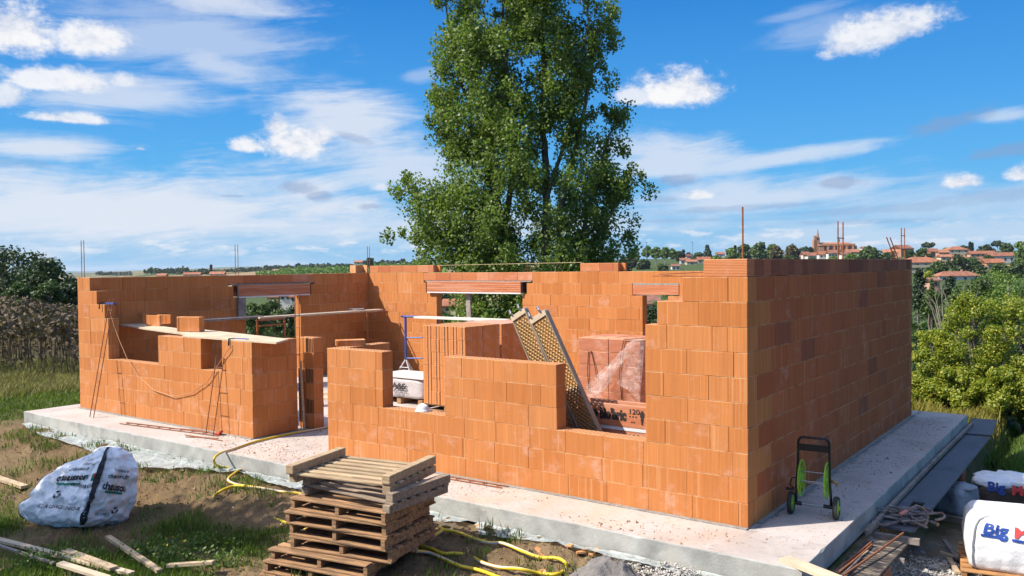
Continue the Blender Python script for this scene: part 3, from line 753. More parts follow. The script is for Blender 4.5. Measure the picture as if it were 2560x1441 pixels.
# --- blocks stacked on the slab
M_blk = brick_mat('fired_clay_block', ORA, eff=.35, ribs=.3)
M_tile = brick_mat('clay_slips', [(.50, .18, .10), (.56, .21, .11), (.46, .16, .09), (.60, .24, .13)], horiz=True, eff=.5, ribs=.8)
M_topr = holes_mat('perforated_clay_pink', (.74, .36, .26), (.20, .07, .05), .6)
def block_mesh(sz, mats, groove=True):
    mb = MB(); mb.cbox((-sz[0]/2, -sz[1]/2, 0), (sz[0]/2, sz[1]/2, sz[2]), .005, (0, 1))
    if groove:
        for x in (.03,):
            mb.mat = 2; mb.box((x, -sz[1]/2-.001, sz[2]/2), (.012, .006, sz[2]-.004)); mb.mat = 0
    return mb.build('clay_block', list(mats)+[M_dark])
ORD = ['first', 'second', 'third', 'fourth', 'fifth', 'sixth', 'seventh']
def stack(xr, y0, nx, ny, nz, sz, z0, mats, label, group, hide=True):
    src = None
    for k in range(nz):
        for j in range(ny):
            for i in range(nx):
                if hide and k < nz-1 and j > 0 and i > 0: continue
                if src is None: o = src = block_mesh(sz, mats); tag(o, label, 'block', group)
                else: o = src.copy(); COL.objects.link(o)
                rw, cl_ = ORD[nz-1-k], ORD[nx-1-i]
                o['label'] = ('block end in the %s, %s row from top, %s from left' % (label, rw, cl_) if j == 0 else
                              'block at the right rear of the %s, %s row from top' % (label, rw) if i == 0 else 'rear top block of the %s, %s from left' % (label, cl_))
                o.location = (xr-(i+.5)*(sz[0]+.012)+random.uniform(-.004, .004), y0+(j+.5)*(sz[1]+.004)+random.uniform(-.004, .004), z0+k*(sz[2]+.001))
st1 = pallet('low pallet under the front stack of orange blocks', M_pal, (-6.98, 3.95), 0, .002, 1.04, 1.0, .12, seed=71)
stack(-6.45, 3.44, 5, 2, 6, (.193, .5, .239), .123, (M_blk, M_top), 'orange front stack', 'blocks in the front stack inside the house')
st2 = pallet('low pallet under the rear stack of orange blocks', M_pal, (-7.15, 5.25), 0, .002, 1.04, 1.0, .12, seed=72)
stack(-6.64, 4.75, 5, 2, 6, (.193, .5, .234), .123, (M_blk, M_topr), 'pink topped rear stack', 'blocks in the rear stack inside the house')
st3 = pallet('low pallet under the film covered stack of ribbed clay slips', M_pal, (-3.31, 3.42), 0, .002, 1.06, .85, .12, seed=73)
src = None
for k in range(7):
    for i in range(2):
        mb = None
        if src is None:
            mb = MB(); mb.cbox((-.262, -.4, 0), (.262, .4, .197), .004, (0, 1)); src = o = mb.build('clay_slab', [M_tile, M_tile])
            tag(o, 'reddish ribbed clay slip bundle in the strapped stack left of the tall brick corner', 'block', 'ribbed clay bundles in the strapped stack')
        else: o = src.copy(); COL.objects.link(o)
        o['label'] = 'ribbed clay slip bundle in the strapped stack, %s column, %s row from top' % (('right', 'left')[i], ORD[6-k])
        o.location = (-2.78-.265-i*.53+random.uniform(-.004, .004), 3.42+random.uniform(-.006, .006), .123+k*.2)
def strap_loop(pts, label):
    mb = MB(); mb.tube([Vector(p) for p in pts], .006, 5); tag(mb.build('strap', M_black), label, 'strap')
q = lambda px, py, y=3.0: at_y(px, py, y)
strap_loop([q(1472, 975), q(1469, 930), q(1471, 880), q(1478, 878), q(1487, 915), q(1492, 945)], 'thin loose black strap hanging on the left column of ribbed clay slips')
strap_loop([q(1612, 846), q(1560, 850), q(1551, 890), q(1549, 940), q(1555, 1000)], 'black strap bent over the top of the ribbed clay slips under the film')
def sheet(name, label, cat, top, bot, m_, n=40, mrow=30, amp=.03, fq=6.0, kind=None, sag=0.0, seed=0.0):
    """wrinkled sheet between two polylines"""
    def samp(pl, t_):
        t_ = t_*(len(pl)-1); i = min(int(t_), len(pl)-2); return Vector(pl[i]).lerp(Vector(pl[i+1]), t_-i)
    P = np.zeros((mrow+1, n+1, 3))
    for j in range(n+1):
        a, b = samp(top, j/n), samp(bot, j/n)
        for i in range(mrow+1):
            p = a.lerp(b, i/mrow); P[i, j] = (p.x, p.y, p.z-sag*math.sin(math.pi*i/mrow))
    w_ = fbm(P[..., 0]*fq+seed, P[..., 1]*fq, P[..., 2]*fq, 4); rdg = (.5-np.abs(vnoise(P[..., 0]*fq*1.6+4, P[..., 1]*fq*1.6, P[..., 2]*fq*1.6+seed))*2)
    P[..., 2] += amp*(w_+.6*rdg); P[..., 1] -= amp*.8*(w_-.3*rdg)
    o = grid_mesh(name, P, m_); tag(o, label, cat, kind=kind); return o
sheet('plastic_sheet', 'clear pinkish film draped in a wedge over the stack of ribbed clay slips', 'film', [q(1578, 852, 2.96), q(1590, 849, 2.94), q(1612, 850, 2.96)], [q(1462, 968, 2.80), q(1492, 992, 2.75), q(1540, 960, 2.9), q(1578, 985, 2.82), q(1600, 1012, 2.80)], M_film, 40, 36, .05, 5)
sheet('plastic_sheet', 'twisted crest of bunched clear film running down the left edge of the film wedge', 'film', [q(1583, 850, 2.90), q(1593, 852, 2.9)], [q(1458, 985, 2.72), q(1492, 1003, 2.70)], M_film, 12, 36, .05, 7)

def MBB(b_, name, m_, t):
    mb = MB(); mb.box(*b_); return mb.build(name, m_, t)
# --- long hollow lintel boxes with their print
def text_obj(body, size, m_, M4, parent=None, ext=.001, name='lettering', off=.0, width=None):
    v, f = text_mesh(body, size, off); k = 1.0
    if width: xs = [p[0] for p in v]; k = width/(max(xs)-min(xs))
    mb = MB(); mb.add([tuple(M4 @ Vector((p[0]*k, p[1], p[2]))) for p in v], f); return mb.build(name, m_, parent)
def text_mesh(body, size, off=0.0, fine=0.0):
    cu = bpy.data.curves.new('t', 'FONT'); cu.body = body; cu.size = size; cu.offset = off; cu.resolution_u = 3; o = bpy.data.objects.new('t', cu); COL.objects.link(o)
    bpy.context.view_layer.update(); dg = bpy.context.evaluated_depsgraph_get(); me = o.evaluated_get(dg).to_mesh()
    bm = bmesh.new(); bm.from_mesh(me); bmesh.ops.triangulate(bm, faces=bm.faces[:])
    for _ in range(5 if fine else 0):
        es = [e for e in bm.edges if e.calc_length() > fine]
        if not es: break
        bmesh.ops.subdivide_edges(bm, edges=es, cuts=1); bmesh.ops.triangulate(bm, faces=bm.faces[:])
    bm.verts.index_update(); v = [tuple(p.co) for p in bm.verts]; f = [tuple(p.index for p in q_.verts) for q_ in bm.faces]; bm.free()
    o.evaluated_get(dg).to_mesh_clear(); bpy.data.objects.remove(o); bpy.data.curves.remove(cu); return v, f
for k, (z0, lab) in enumerate(((.06, 'lowest clay lintel box hidden behind the window sill'), (.36, 'lower printed clay lintel box with white edge on its top'), (.66, 'upper printed clay lintel box lying behind the right window opening'))):
    t = thing('lintel_box', lab, 'lintel box', (0, 0, 0), 'long clay lintel boxes behind the sill')
    x0, x1_, y0, y1_ = -3.2, -1.0, .67, .95; z0 += .066
    mb = MB(); mb.cbox((x0, y0, z0), (x1_, y0+.04, z0+.26), .004, (0, 0)); mb.cbox((x0, y1_-.04, z0), (x1_, y1_, z0+.26), .004, (0, 0)); mb.cbox((x0+.002, y0+.041, z0), (x1_-.002, y1_-.041, z0+.04), .004, (0, 0)); mb.build('shell', [M_box], t)
    mb = MB(); mb.box(((x0+x1_)/2, y0+.02, z0+.2785), (x1_-x0, .05, .036)); mb.build('rail', M_white, t) if k < 2 else None
    if k:
        R = Matrix.Rotation(rad(90), 4, 'X')
        def lt(b, s_, px_, dz_, off=.0, wd=None): text_obj(b, s_, M_ink, Matrix.Translation((px_, y0-.004, z0+dz_)) @ R, t, off=off, width=wd)
        lt("bio'bric", .165, -2.08, .085, .012, .36); lt('120', .085, -1.695, .165, .001, .13)
        mb = MB()
        for i in range(3): mb.box((-1.675+i*.04, y0-.003, z0+.135), (.018, .004, .012))
        for i in range(2): mb.box((-1.65+i*.03, y0-.003, z0+.07), (.016, .004, .012))
        for (zz, ww, hh) in ((.20, .03, .02), (.165, .055, .05), (.115, .035, .045), (.07, .02, .04)): mb.box((-1.515, y0-.003, z0+zz), (ww, .004, hh))
        mb.add([(-2.20, y0-.004, z0+.13), (-2.145, y0-.004, z0+.06), (-2.10, y0-.004, z0+.13), (-2.145, y0-.004, z0+.20)], [(0, 1, 2, 3)])
        mb.build('logo', M_ink, t)
    if k == 0: [MBB(((x, .81, .062), (.1, .3, .122)), 'bearer', M_wood, t) for x in (-3.2, -1.5)]

# --- two perforated scaffold decks leaning inside the right window opening
def deck_mat():
    m_ = bpy.data.materials.new('perforated_deck'); m_.use_nodes = True; t = NT(m_.node_tree); b = t.n['Principled BSDF']
    uv = t.new('ShaderNodeUVMap', uv_map='UVMap'); U = t.sep(uv.outputs[0]); k = 1/.05
    a = t.m('MULTIPLY', t.m('ADD', U[0], U[1]), k*.7); c = t.m('MULTIPLY', t.m('SUBTRACT', U[0], U[1]), k*.7)
    fa = t.m('SUBTRACT', t.m('FRACT', a), .5); fc = t.m('SUBTRACT', t.m('FRACT', c), .5)
    d = t.v('LENGTH', t.comb(fa, fc)); hole = t.m('SUBTRACT', 1.0, t.ss(d, .16, .20))
    b.inputs['Base Color'].default_value = (.33, .20, .075, 1); b.inputs['Metallic'].default_value = .35; b.inputs['Roughness'].default_value = .5
    t.put(b.inputs['Alpha'], t.m('SUBTRACT', 1.0, hole))
    bp = t.new('ShaderNodeBump'); bp.inputs['Strength'].default_value = 1.0; bp.inputs['Distance'].default_value = .012
    t.put(bp.inputs['Height'], t.ss(d, .2, .5)); t.l.new(bp.outputs[0], b.inputs['Normal']); return m_
M_deck = deck_mat(); M_rail = mat('zinc_rail', (.42, .34, .24), .5, .2, 9, metal=.3)
def deck(label, foot, top, wdir, w_):
    foot, top = Vector(foot), Vector(top); a = (top-foot); Ln = a.length; a.normalize(); wv = Vector(wdir); wv = (wv-a*wv.dot(a)).normalized(); nn = wv.cross(a)
    t = thing('scaffold_deck', label, 'scaffold deck', foot)
    M_ = Matrix((wv, a, nn)).transposed().to_4x4(); t.matrix_world = Matrix.Translation(foot) @ M_
    mb = MB(); mb.add([(-w_/2+.02, .02, .0), (w_/2-.02, .02, .0), (w_/2-.02, Ln-.02, .0), (-w_/2+.02, Ln-.02, .0)], [(0, 1, 2, 3)], [[(0, 0), (w_, 0), (w_, Ln), (0, Ln)]]); mb.build('tread_plate', M_deck, t)
    for s_ in (-1, 1):
        mb = MB(); mb.cbox((s_*(w_/2-.01)-.012, 0, -.05), (s_*(w_/2-.01)+.012, Ln, .012), .003, (0, 0)); mb.build('side_rail', [M_rail], t)
    for y in (.02, Ln-.025):
        mb = MB(); mb.cbox((-w_/2, y-.02, -.05), (w_/2, y+.045, .014), .003, (0, 0)); mb.build('end_cap', [mat('pale_cap', (.68, .56, .40), .6)], t)
    for s_ in (-.3, .3):
        mb = MB(); mb.tube([(s_*w_, Ln, .0), (s_*w_-.01, Ln+.05, .03), (s_*w_-.03, Ln+.10, .01)], .014, 6); mb.build('hook', M_steel, t)
    return t
wd_ = (.96, -.20, -.12)
ft1 = at_y(1408, 1180, .95); ft1.z = .0
deck('left leaning perforated metal scaffold deck, lit golden at its top, behind the low wall', (-2.19, .59, .02), at_y(1296, 785, .53), wd_, .31)
deck('right leaning perforated metal scaffold deck whose foot shows in the window opening', (-1.80, .52, .02), at_y(1345, 791, .40), wd_, .33)

# --- scaffold planks, trestles and odds on them
def plank(label, corners, z, th=.042, m_=None, name='plank', boards=1):
    mb = MB(); c = [Vector((p[0], p[1])) for p in corners]
    for i in range(boards):                        # corners: a0,a1 along one side, b1,b0 along the other
        f0, f1 = i/boards+.004, (i+1)/boards-.004
        poly = [c[0].lerp(c[3], f0), c[1].lerp(c[2], f0), c[1].lerp(c[2], f1), c[0].lerp(c[3], f1)]
        mb.prism([tuple(p) for p in poly], z-th-random.uniform(0, .003), z-random.uniform(0, .004))
    return tag(mb.build(name, m_ or M_plank), label, 'plank')
pz = lambda px, py, z: at_z(px, py, z)[:2]
for i_ in range(2):
    la, lb = at_z(296, 812, 1.566), at_z(530, 844, 1.512); off = Vector((-.03, .23*i_+.006, 0)); wv_ = Vector((-.03, .215, 0)); dn_ = Vector((0, 0, -.028)); mb = MB()
    c_ = [la+off, lb+off, lb+off+wv_, la+off+wv_]; mb.add([p+dn_ for p in c_]+c_, [(3, 2, 1, 0), (4, 5, 6, 7), (0, 1, 5, 4), (1, 2, 6, 5), (2, 3, 7, 6), (3, 0, 4, 7)])
    tag(mb.build('plank', M_plank), ('pale scaffold plank under three loose blocks, the one nearer the left front wall', 'pale scaffold plank under three loose blocks, the inner one of the pair')[i_], 'plank')
plank('pale scaffold boards lying askew over the corner pier by the entrance', [pz(455, 839, 1.532), pz(690, 856, 1.532), pz(722, 847, 1.532), pz(503, 823, 1.532)], 1.532, th=.026, boards=2)
plank('greyish scaffold plank along the inner side of the left wall, left of the doorway', [(-12.35, 2.0), (-12.35, 3.62), (-12.7, 3.72), (-12.7, 2.0)], 1.60, m_=M_grey_wood)
plank('pale narrow scaffold plank in front of the shuttered left wall opening', [(-12.25, 3.45), (-12.2, 7.15), (-12.55, 7.2), (-12.6, 3.5)], 1.585)
plank('whitish scaffold plank below the back window resting on the blue trestle', [(-10.7, 6.65), (-8.0, 6.6), (-8.0, 6.95), (-10.7, 6.95)], 1.465, m_=mat('white_timber', (.78, .72, .62), .8, .12, 5, .2))
def trestle(label, x, ys, top, m_, low=.55):
    t = thing('trestle', label, 'trestle', (x, ys[0], 0), 'rusty orange trestles along the left wall')
    for y in ys:
        mb = MB(); mb.tube([(0, y-ys[0], 0), (0, y-ys[0], top)], .022, 7); mb.build('leg', m_, t)
    for zz in (low, top-.02): mb = MB(); mb.tube([(0, -.03, zz), (0, ys[-1]-ys[0]+.03, zz)], .018, 6); mb.build('crossbar', m_, t)
M_or = mat('orange_paint', (.50, .14, .03), .6, .25, 12, col2=(.30, .10, .04))
trestle('rusty orange trestle standing inside the left wall doorway', -12.15, (3.30, 4.02), 1.54, M_or, 1.4)
trestle('rusty trestle in the shadowed left back corner under the plank end', -12.1, (6.5, 7.18), 1.54, M_rust, .85)
t = thing('trestle', 'blue tripod scaffold trestle with grey feet in front of the back wall', 'trestle', (-11.2, 6.9, 0))
mb = MB(); mb.tube([(0, 0, .36), (0, 0, 1.43)], .030, 8); mb.build('pole', M_blue, t)
mb = MB(); mb.tube([(-.06, -.02, 1.44), (.55, .05, 1.44)], .026, 8); mb.tube([(-.07, -.07, 1.44), (-.07, .05, 1.44)], .028, 6); mb.build('head_bar', M_blue, t)
for zz in (.92, .42): mb = MB(); mb.tube([(0, 0, zz), (.5, .06, zz+.02)], .018, 6); mb.build('side_arm', M_blue, t)
mb = MB(); mb.tube([(.95, .1, .0), (.95, .1, 1.42)], .022, 6); mb.build('pole', M_blue, t)
for a in (-2.6, -.3, 1.4): mb = MB(); mb.tube([(0, 0, .40), (.25*math.cos(a), .25*math.sin(a), .01)], .022, 6); mb.build('leg', mat('grey_paint', (.55, .53, .52), .5), t)
mb = MB(); mb.tube([(-.13, -.08, .2), (.14, -.05, .2)], .014, 6); mb.build('brace', MAT['grey_paint'], t)
p = at_z(890, 774, 1.60)
mb = MB(); mb.lathe([(.0, 0), (.17, 0), (.2, .03), (.19, .035), (.16, .015), (0, .015)], (p.x, p.y, 1.588), 20); tag(mb.build('mortar_pan', mat('dusty_white', (.62, .58, .54), .8)), 'shallow dusty white pan lying on the far end of the plank along the left wall', 'pan')
def loose(px, py, z, sz, rz, label, kind='solid'):
    p = at_z(px, py, z); mb = MB()
    if kind == 'channel':
        mb.cbox((-sz[0]/2, -sz[1]/2, 0), (sz[0]/2, -sz[1]/2+.035, sz[2]), .004, (0, 0)); mb.cbox((-sz[0]/2, sz[1]/2-.035, 0), (sz[0]/2, sz[1]/2, sz[2]), .004, (0, 0)); mb.cbox((-sz[0]/2+.001, -sz[1]/2+.036, 0), (sz[0]/2-.001, sz[1]/2-.036, .045), .004, (0, 0))
    else:
        mb.cbox((-sz[0]/2, -sz[1]/2, 0), (sz[0]/2, sz[1]/2, sz[2]), .005, (0, 0))
        mb.cbox((-sz[0]/2+.02, -sz[1]/2-.008, .01), (-sz[0]/2+.05, -sz[1]/2+.002, sz[2]-.01), .003, (0, 0))
    o = mb.build('clay_block', [M_blk]); o.location = (p.x, p.y, z+.001); o.rotation_euler = (0, 0, rz); return tag(o, label, 'block')
loose(354, 809, 1.556, (.24, .28, .21), .5, 'small orange end block, leftmost of the three on the front plank')
loose(398, 815, 1.548, (.40, .28, .21), .12, 'U shaped orange channel block open at its end, middle of three on the front plank', 'channel')
loose(477, 829, 1.534, (.5, .14, .26), .28, 'long upright orange block, rightmost of three on the front plank')
loose(876, 864, 1.50, (.42, .2, .085), .9, 'thin cut block lying on the entrance side wall', 'solid')
mb = MB(); a = at_x(600, 735, -12.93); mb.cbox((-12.99, 3.41, 1.5), (-12.95, 3.61, 2.26), .004, (0, 0)); tag(mb.build('board', [M_grey_wood]), 'short grey upright board propped at the left jamb under the side wall shutter box', 'board')
mb = MB(); mb.bar((-9.62, Wd-.18, 1.0), (-9.72, Wd-.12, 2.0), .13, .05, (0, 1, 0)); tag(mb.build('prop_post', M_grey_wood), 'brown timber prop slanting in the middle of the back window', 'post')

# --- leaning and lying reinforcement, cable, clamps
def cage_between(label, a, b, sp=.1, ties=6, wdir=(1, 0, 0), r=.006, cat='rebar cage', name='rebar_cage', m_=None):
    a, b = Vector(a), Vector(b); t = thing(name, label, cat, a); wv = Vector(wdir)*sp/2; mb = MB()
    for s_ in (-1, 1): mb.tube([wv*s_, (b-a)+wv*s_], r, 6)
    mb.build('bar', m_ or M_rust, t); mb = MB()
    for i in range(ties): c_ = (b-a)*((i+.5)/ties); mb.tube([c_-wv*1.2, c_+wv*1.2], r*.7, 5)
    mb.build('tie', m_ or M_rust, t)
cage_between('rusty rebar ladder leaning on the left end of the front wall', (-11.94, -.43, .005), (-11.93, -.015, 2.12), .13, 5, r=.008)
cage_between('rusty rebar ladder leaning under the small front window notch', (-8.72, -.2, .005), (-8.67, -.012, 1.22), .2, 4, r=.008)
cage_between('rusty rebar ladder lying flat on the slab before the left front wall', (-10.9, -.42, .012), (-8.5, -.12, .014), .12, 9, (0, 1, 0), r=.008)
for i, (a, b, lab) in enumerate((((-9.05, -.42, .01), (-8.15, -.36, .01), 'short rusty rod lying on the slab edge below the entrance corner'), ((-9.6, -.16, .01), (-8.95, -.06, .01), 'short dark rusty rod at the foot of the left front wall'), ((-8.9, -.5, .01), (-8.3, -.33, .02), 'bent rusty rod lying loose near the lying rebar ladder'))):
    mb = MB(); mb.tube([a, Vector(a).lerp(Vector(b), .5)+Vector((0, .02, 0)), b], .008, 6); tag(mb.build('rebar_rod', M_rust), lab, 'rod', 'short rods on the slab')
cage_between('long rusty rebar ladder lying along the foot of the right front wall', at_z(1095, 1190, .012), at_z(1262, 1218, .012), .09, 5, (.2, 1, 0), r=.008)
mb = MB(); pts = [(-12.02, -.03, 1.98)]
for (px, py) in ((285, 815), (300, 855), (318, 897), (345, 940), (385, 976), (432, 992), (480, 982), (520, 952), (548, 908), (575, 868)): v_ = at_y(px, py, -.035); pts.append(v_)
pts.append(at_y(597, 851, .08)); mb.tube(pts, .006, 6); tag(mb.build('cable', mat('tan_cable', (.62, .30, .15), .6, .1)), 'thin tan cable sagging across the left front wall between two clips', 'cable')
for (px, py, z, lab) in ((275, 762, 2.0, 'dark metal line clip on the stepped top of the left front wall'), (602, 852, 1.502, 'dark blue line clip on the corner pier by the entrance')):
    p = at_z(px, py, z); t = thing('line_clip', lab, 'clip', (p.x, p.y, z+.002)); mb = MB(); mb.cbox((-.18, -.03, 0), (.18, .03, .035), .004, (0, 0)); mb.build('bar', [M_blue], t)
    mb = MB(); mb.tube([(-.12, -.03, .03), (-.14, -.12, .03), (-.14, -.13, -.08)], .012, 6); mb.build('jaw', M_black, t)
mb = MB(); mb.tube([(-10.6, Wd-.1, 2.67), (-6.55, Wd-.1, 2.70)], .006, 5); tag(mb.build('mason_line', mat('pale_cord', (.55, .45, .25), .8)), 'thin mason line stretched above the back wall before the poplar', 'string')
mb = MB(); mb.tube([(-7.84, .97, .01), (-7.90, .965, 1.12)], .022, 7); tag(mb.build('pole', M_wood), 'short tan pole standing in the entrance wall recess', 'pole')
mb = MB(); mb.cbox((-.06, -.03, 0), (.06, .03, .04), .01, (0, 0)); mb.tube([(.03, 0, .03), (.10, 0, .07)], .02, 7); o = mb.build('hand_tool', [M_red]); p = at_z(546, 1088, 0); o.location = (p.x, p.y, .002); tag(o, 'small orange red tool lying at the foot of the left front wall', 'tool')
p = at_z(795, 1016, 0); t = thing('post_base', 'red steel tube standing aslant on the floor behind the entrance', 'tube', (p.x, p.y, 0))
mb = MB(); mb.tube([(.06, 0, .0), (0, 0, .55)], .075, 12); mb.build('tube', M_red, t); mb = MB(); mb.tube([(-.11, .05, .0), (-.1, .05, .38)], .05, 10); mb.tube([(-.1, .05, .38), (-.02, .02, .42)], .04, 8); mb.build('side_tube', mat('orange_plastic', (.6, .14, .04), .5), t)
mb = MB(); mb.prism([(-10.6, 3.0), (-9.3, 3.4), (-9.4, 3.65), (-10.7, 3.25)], .0+.002, .05); mb.prism([(-10.9, 3.5), (-9.5, 3.9), (-9.55, 4.1), (-10.95, 3.7)], .002, .05); tag(mb.build('board', M_plank), 'pale boards on the floor behind the entrance pillar', 'boards')
# white sacks on a pallet with print
t = thing('sack_pallet', 'white film wrapped pallet of sacks with black print seen between the piers', 'sack pallet', (-8.35, 3.7, 0))
def lumpy(c, size, seed, m_, parent, name, amp=.03, pw=5.0, rz=0.0, fq=3.0, taper=0.0):
    nu, nv = 64, 26; P = np.zeros((nv, nu, 3)); th = np.linspace(0, 2*np.pi, nu, endpoint=False); ph = np.linspace(-np.pi/2, np.pi/2, nv)
    ct, st = np.cos(th), np.sin(th); k = (np.abs(ct)**pw+np.abs(st)**pw)**(-1/pw)
    for i, f in enumerate(ph):
        cf, sf = np.cos(f), np.sin(f); kk = (abs(cf)**pw+abs(sf)**pw)**(-1/pw); tz = 1-taper*(sf*kk*.5+.5)
        P[i, :, 0] = ct*k*cf*kk*size[0]/2*tz; P[i, :, 1] = st*k*cf*kk*size[1]/2*tz; P[i, :, 2] = sf*kk*size[2]/2
    d = fbm(P[..., 0]*fq+seed*7.1, P[..., 1]*fq, P[..., 2]*fq, 4)*amp*2; nr = P/np.maximum(np.linalg.norm(P, axis=-1, keepdims=True), 1e-6); P = P+nr*d[..., None]
    c_, s_ = math.cos(rz), math.sin(rz); X = P[..., 0]*c_-P[..., 1]*s_; Y = P[..., 0]*s_+P[..., 1]*c_; P = np.stack([X+c[0], Y+c[1], P[..., 2]+c[2]], -1)
    return grid_mesh(name, P, m_, parent, True, True)
lumpy((0, .4, .31), (1.3, .8, .40), 3, M_wrap, t, 'wrapped_sacks', .012, 9)
for x in (-.55, 0, .55): mb = MB(); mb.box((x, .4, .055), (.1, .8, .1)); mb.build('bearer', M_pal, t)
mb = MB(); mb.cbox((-.66, -.02, .505), (.66, .82, .53), .006, (0, 0)); mb.build('cover_board', [mat('cream_board', (.78, .70, .62), .7)], t)
R = Matrix.Rotation(rad(90), 4, 'X')
text_obj('A&S', .15, M_ink, Matrix.Translation((-.14, -.03, .30)) @ R, t, off=.006, width=.36); text_obj('MORTIER DE', .085, M_ink, Matrix.Translation((-.14, -.03, .215)) @ R, t, width=.38); text_obj('CHAUX', .085, M_ink, Matrix.Translation((-.08, -.03, .14)) @ R, t, width=.26)
# helmet on the sill
t = thing('hard_hat', 'white hard hat lying on the window sill wall', 'helmet', (-4.42, .1, .751)); mb = MB()
t.scale = (.68, .68, .68); mb.lathe([(.155, 0), (.158, .008), (.125, .02), (.118, .06), (.095, .105), (.05, .13), (.0, .135)], (0, 0, 0), 20); mb.build('shell', M_white, t, True)
mb = MB(); mb.tube([(-.1, 0, .1), (0, 0, .142), (.1, 0, .1)], .012, 6); mb.build('ridge', M_white, t)

# ------------------------------------------------------------------ around the slab
# --- hose reel cart
A = Vector((.17, .79, 0)); B = Vector((.61, .84, 0)); u_ = (B-A).normalized()
t = thing('hose_reel_cart', 'empty black hose reel cart with lime discs on the slab by the gable wall', 'hose reel', tuple((A+B)/2), None, math.atan2(u_.y, u_.x))
def arc(p0, p1, p2, n=6): return [Vector(p0)*(1-i/n)**2+Vector(p1)*2*(i/n)*(1-i/n)+Vector(p2)*(i/n)**2 for i in range(n+1)]
mb = MB()
lp = [(-.175, 0, .115), (-.172, .0, .24), (-.165, -.01, .36), (-.158, .02, .50), (-.155, .03, .66)]+arc((-.155, .03, .74), (-.155, .03, .81), (-.10, .03, .81))
rp = [(-x, y, z) for x, y, z in [tuple(v) for v in lp]][::-1]
mb.tube(lp+rp, .0135, 8); mb.build('frame', M_black, t, True)
mb = MB(); mb.prism([(-.15, .0), (.15, .0), (.15, .012), (-.15, .012)], .675, .745); mb.build('back_plate', M_black, t)
mb = MB(); mb.tube([(-.2, 0, .115), (-.115, 0, .115)], .02, 8); mb.tube([(.1, 0, .115), (.2, 0, .115)], .02, 8); mb.build('axle_sleeve', M_black, t)
mb = MB(); mb.tube([(-.115, 0, .115), (.1, 0, .115)], .013, 8); mb.build('axle', M_steel, t)
RX = Matrix.Rotation(rad(90), 3, 'Y')
for s_ in (-1, 1):
    wv = MB(); wv.lathe([(.085, -.02), (.108, -.024), (.115, -.012), (.115, .012), (.108, .024), (.085, .02), (.085, -.02)], (s_*.225, 0, .115), 28, RX); wh = wv.build('wheel', M_rubber, t, True)
    mb = MB(); mb.lathe([(.0, -.014), (.04, -.014), (.085, -.018), (.085, .018), (.03, .016), (.02, .035), (0, .035)], (s_*.225, 0, .115), 24, RX); mb.build('rim', M_lime, wh, True)
    mb = MB(); x = s_*.128; zc = .375
    mb.tube([(x, .045+.185*math.cos(a), zc+.185*math.sin(a)) for a in np.linspace(0, 2*math.pi, 33)], .008, 6, False)
    for a in np.linspace(0, math.pi, 4)[:-1]: mb.tube([(x, .045-.18*math.cos(a), zc-.18*math.sin(a)), (x, .045+.18*math.cos(a), zc+.18*math.sin(a))], .007, 5)
    mb.lathe([(0, -.012), (.05, -.012), (.05, .012), (0, .012)], (x, .045, zc), 16, RX); mb.tube([(x, .045+.10*math.cos(a), zc+.10*math.sin(a)) for a in np.linspace(0, 2*math.pi, 25)], .006, 5, False)
    mb.build('reel_disc', M_lime, t)
mb = MB(); [mb.tube([(-.128, .045+.07*math.cos(a), .375+.07*math.sin(a)), (.128, .045+.07*math.cos(a), .375+.07*math.sin(a))], .005, 6) for a in (1.2, 3.3, 5.4)]; mb.build('reel_rod', M_steel, t)
mb = MB(); mb.tube([(-.16, .03, .375), (-.22, .02, .375), (-.235, .0, .30), (-.19, -.005, .27)], .008, 6); mb.tube([(-.19, -.02, .262), (-.27, -.02, .262)], .014, 8); mb.build('crank', M_black, t)
mb = MB(); mb.tube([(.16, .03, .375), (.20, .02, .375)], .012, 8); mb.tube([(.20, .02, .378), (.23, .015, .37), (.232, .01, .335)], .016, 8); mb.build('tap_fitting', M_brass, t)

# --- formwork boards on blocks along the right side of the slab
def ply_mat(name, base, worn, cov, spec=.5):
    m_ = bpy.data.materials.new(name); m_.use_nodes = True; t = NT(m_.node_tree); b = t.n['Principled BSDF']
    tc_ = t.new('ShaderNodeTexCoord'); ob = tc_.outputs['Object']
    n_ = t.noise(t.v('MULTIPLY', ob, (5, 26, 5)), 1.0, 5, .7); n2_ = t.noise(ob, 2.2, 4, .6)
    c = t.mix(t.ss(n_, *cov), base, worn); c = t.mix(t.ss(n2_, .5, .7), c, tuple(v*.7 for v in base))
    t.put(b.inputs['Base Color'], c); t.put(b.inputs['Roughness'], to_range(t, n_, .5, .7)); b.inputs['Specular IOR Level'].default_value = spec; return m_
M_ply = ply_mat('film_faced_ply', (.075, .08, .095), (.24, .24, .26), (.50, .78)); M_plyw = ply_mat('worn_ply', (.035, .03, .028), (.24, .19, .14), (.46, .62), .3)  # first ply's bluish pale stripes are painted sky reflection, second's are wear
def board(label, poly, z, th, m_, hole=None):
    t = thing('formwork_board', label, 'formwork board', (0, 0, 0), 'dark formwork boards beside the slab'); mb = MB()
    if hole is None: mb.prism(poly, z-th, z)
    else:
        (x0, y0), (x1_, y1_) = poly[0], poly[2]; hx0, hy0, hx1, hy1 = hole
        for a in ([x0, y0, x1_, hy0], [x0, hy1, x1_, y1_], [x0, hy0, hx0, hy1], [hx1, hy0, x1_, hy1]): mb.prism([(a[0], a[1]), (a[2], a[1]), (a[2], a[3]), (a[0], a[3])], z-th, z)
    mb.build('panel', m_, t); return t
board('short far formwork board by the back right corner of the slab', [(.86, 7.45), (1.22, 7.5), (1.12, 9.05), (.74, 9.0)], -.185, .022, M_ply)
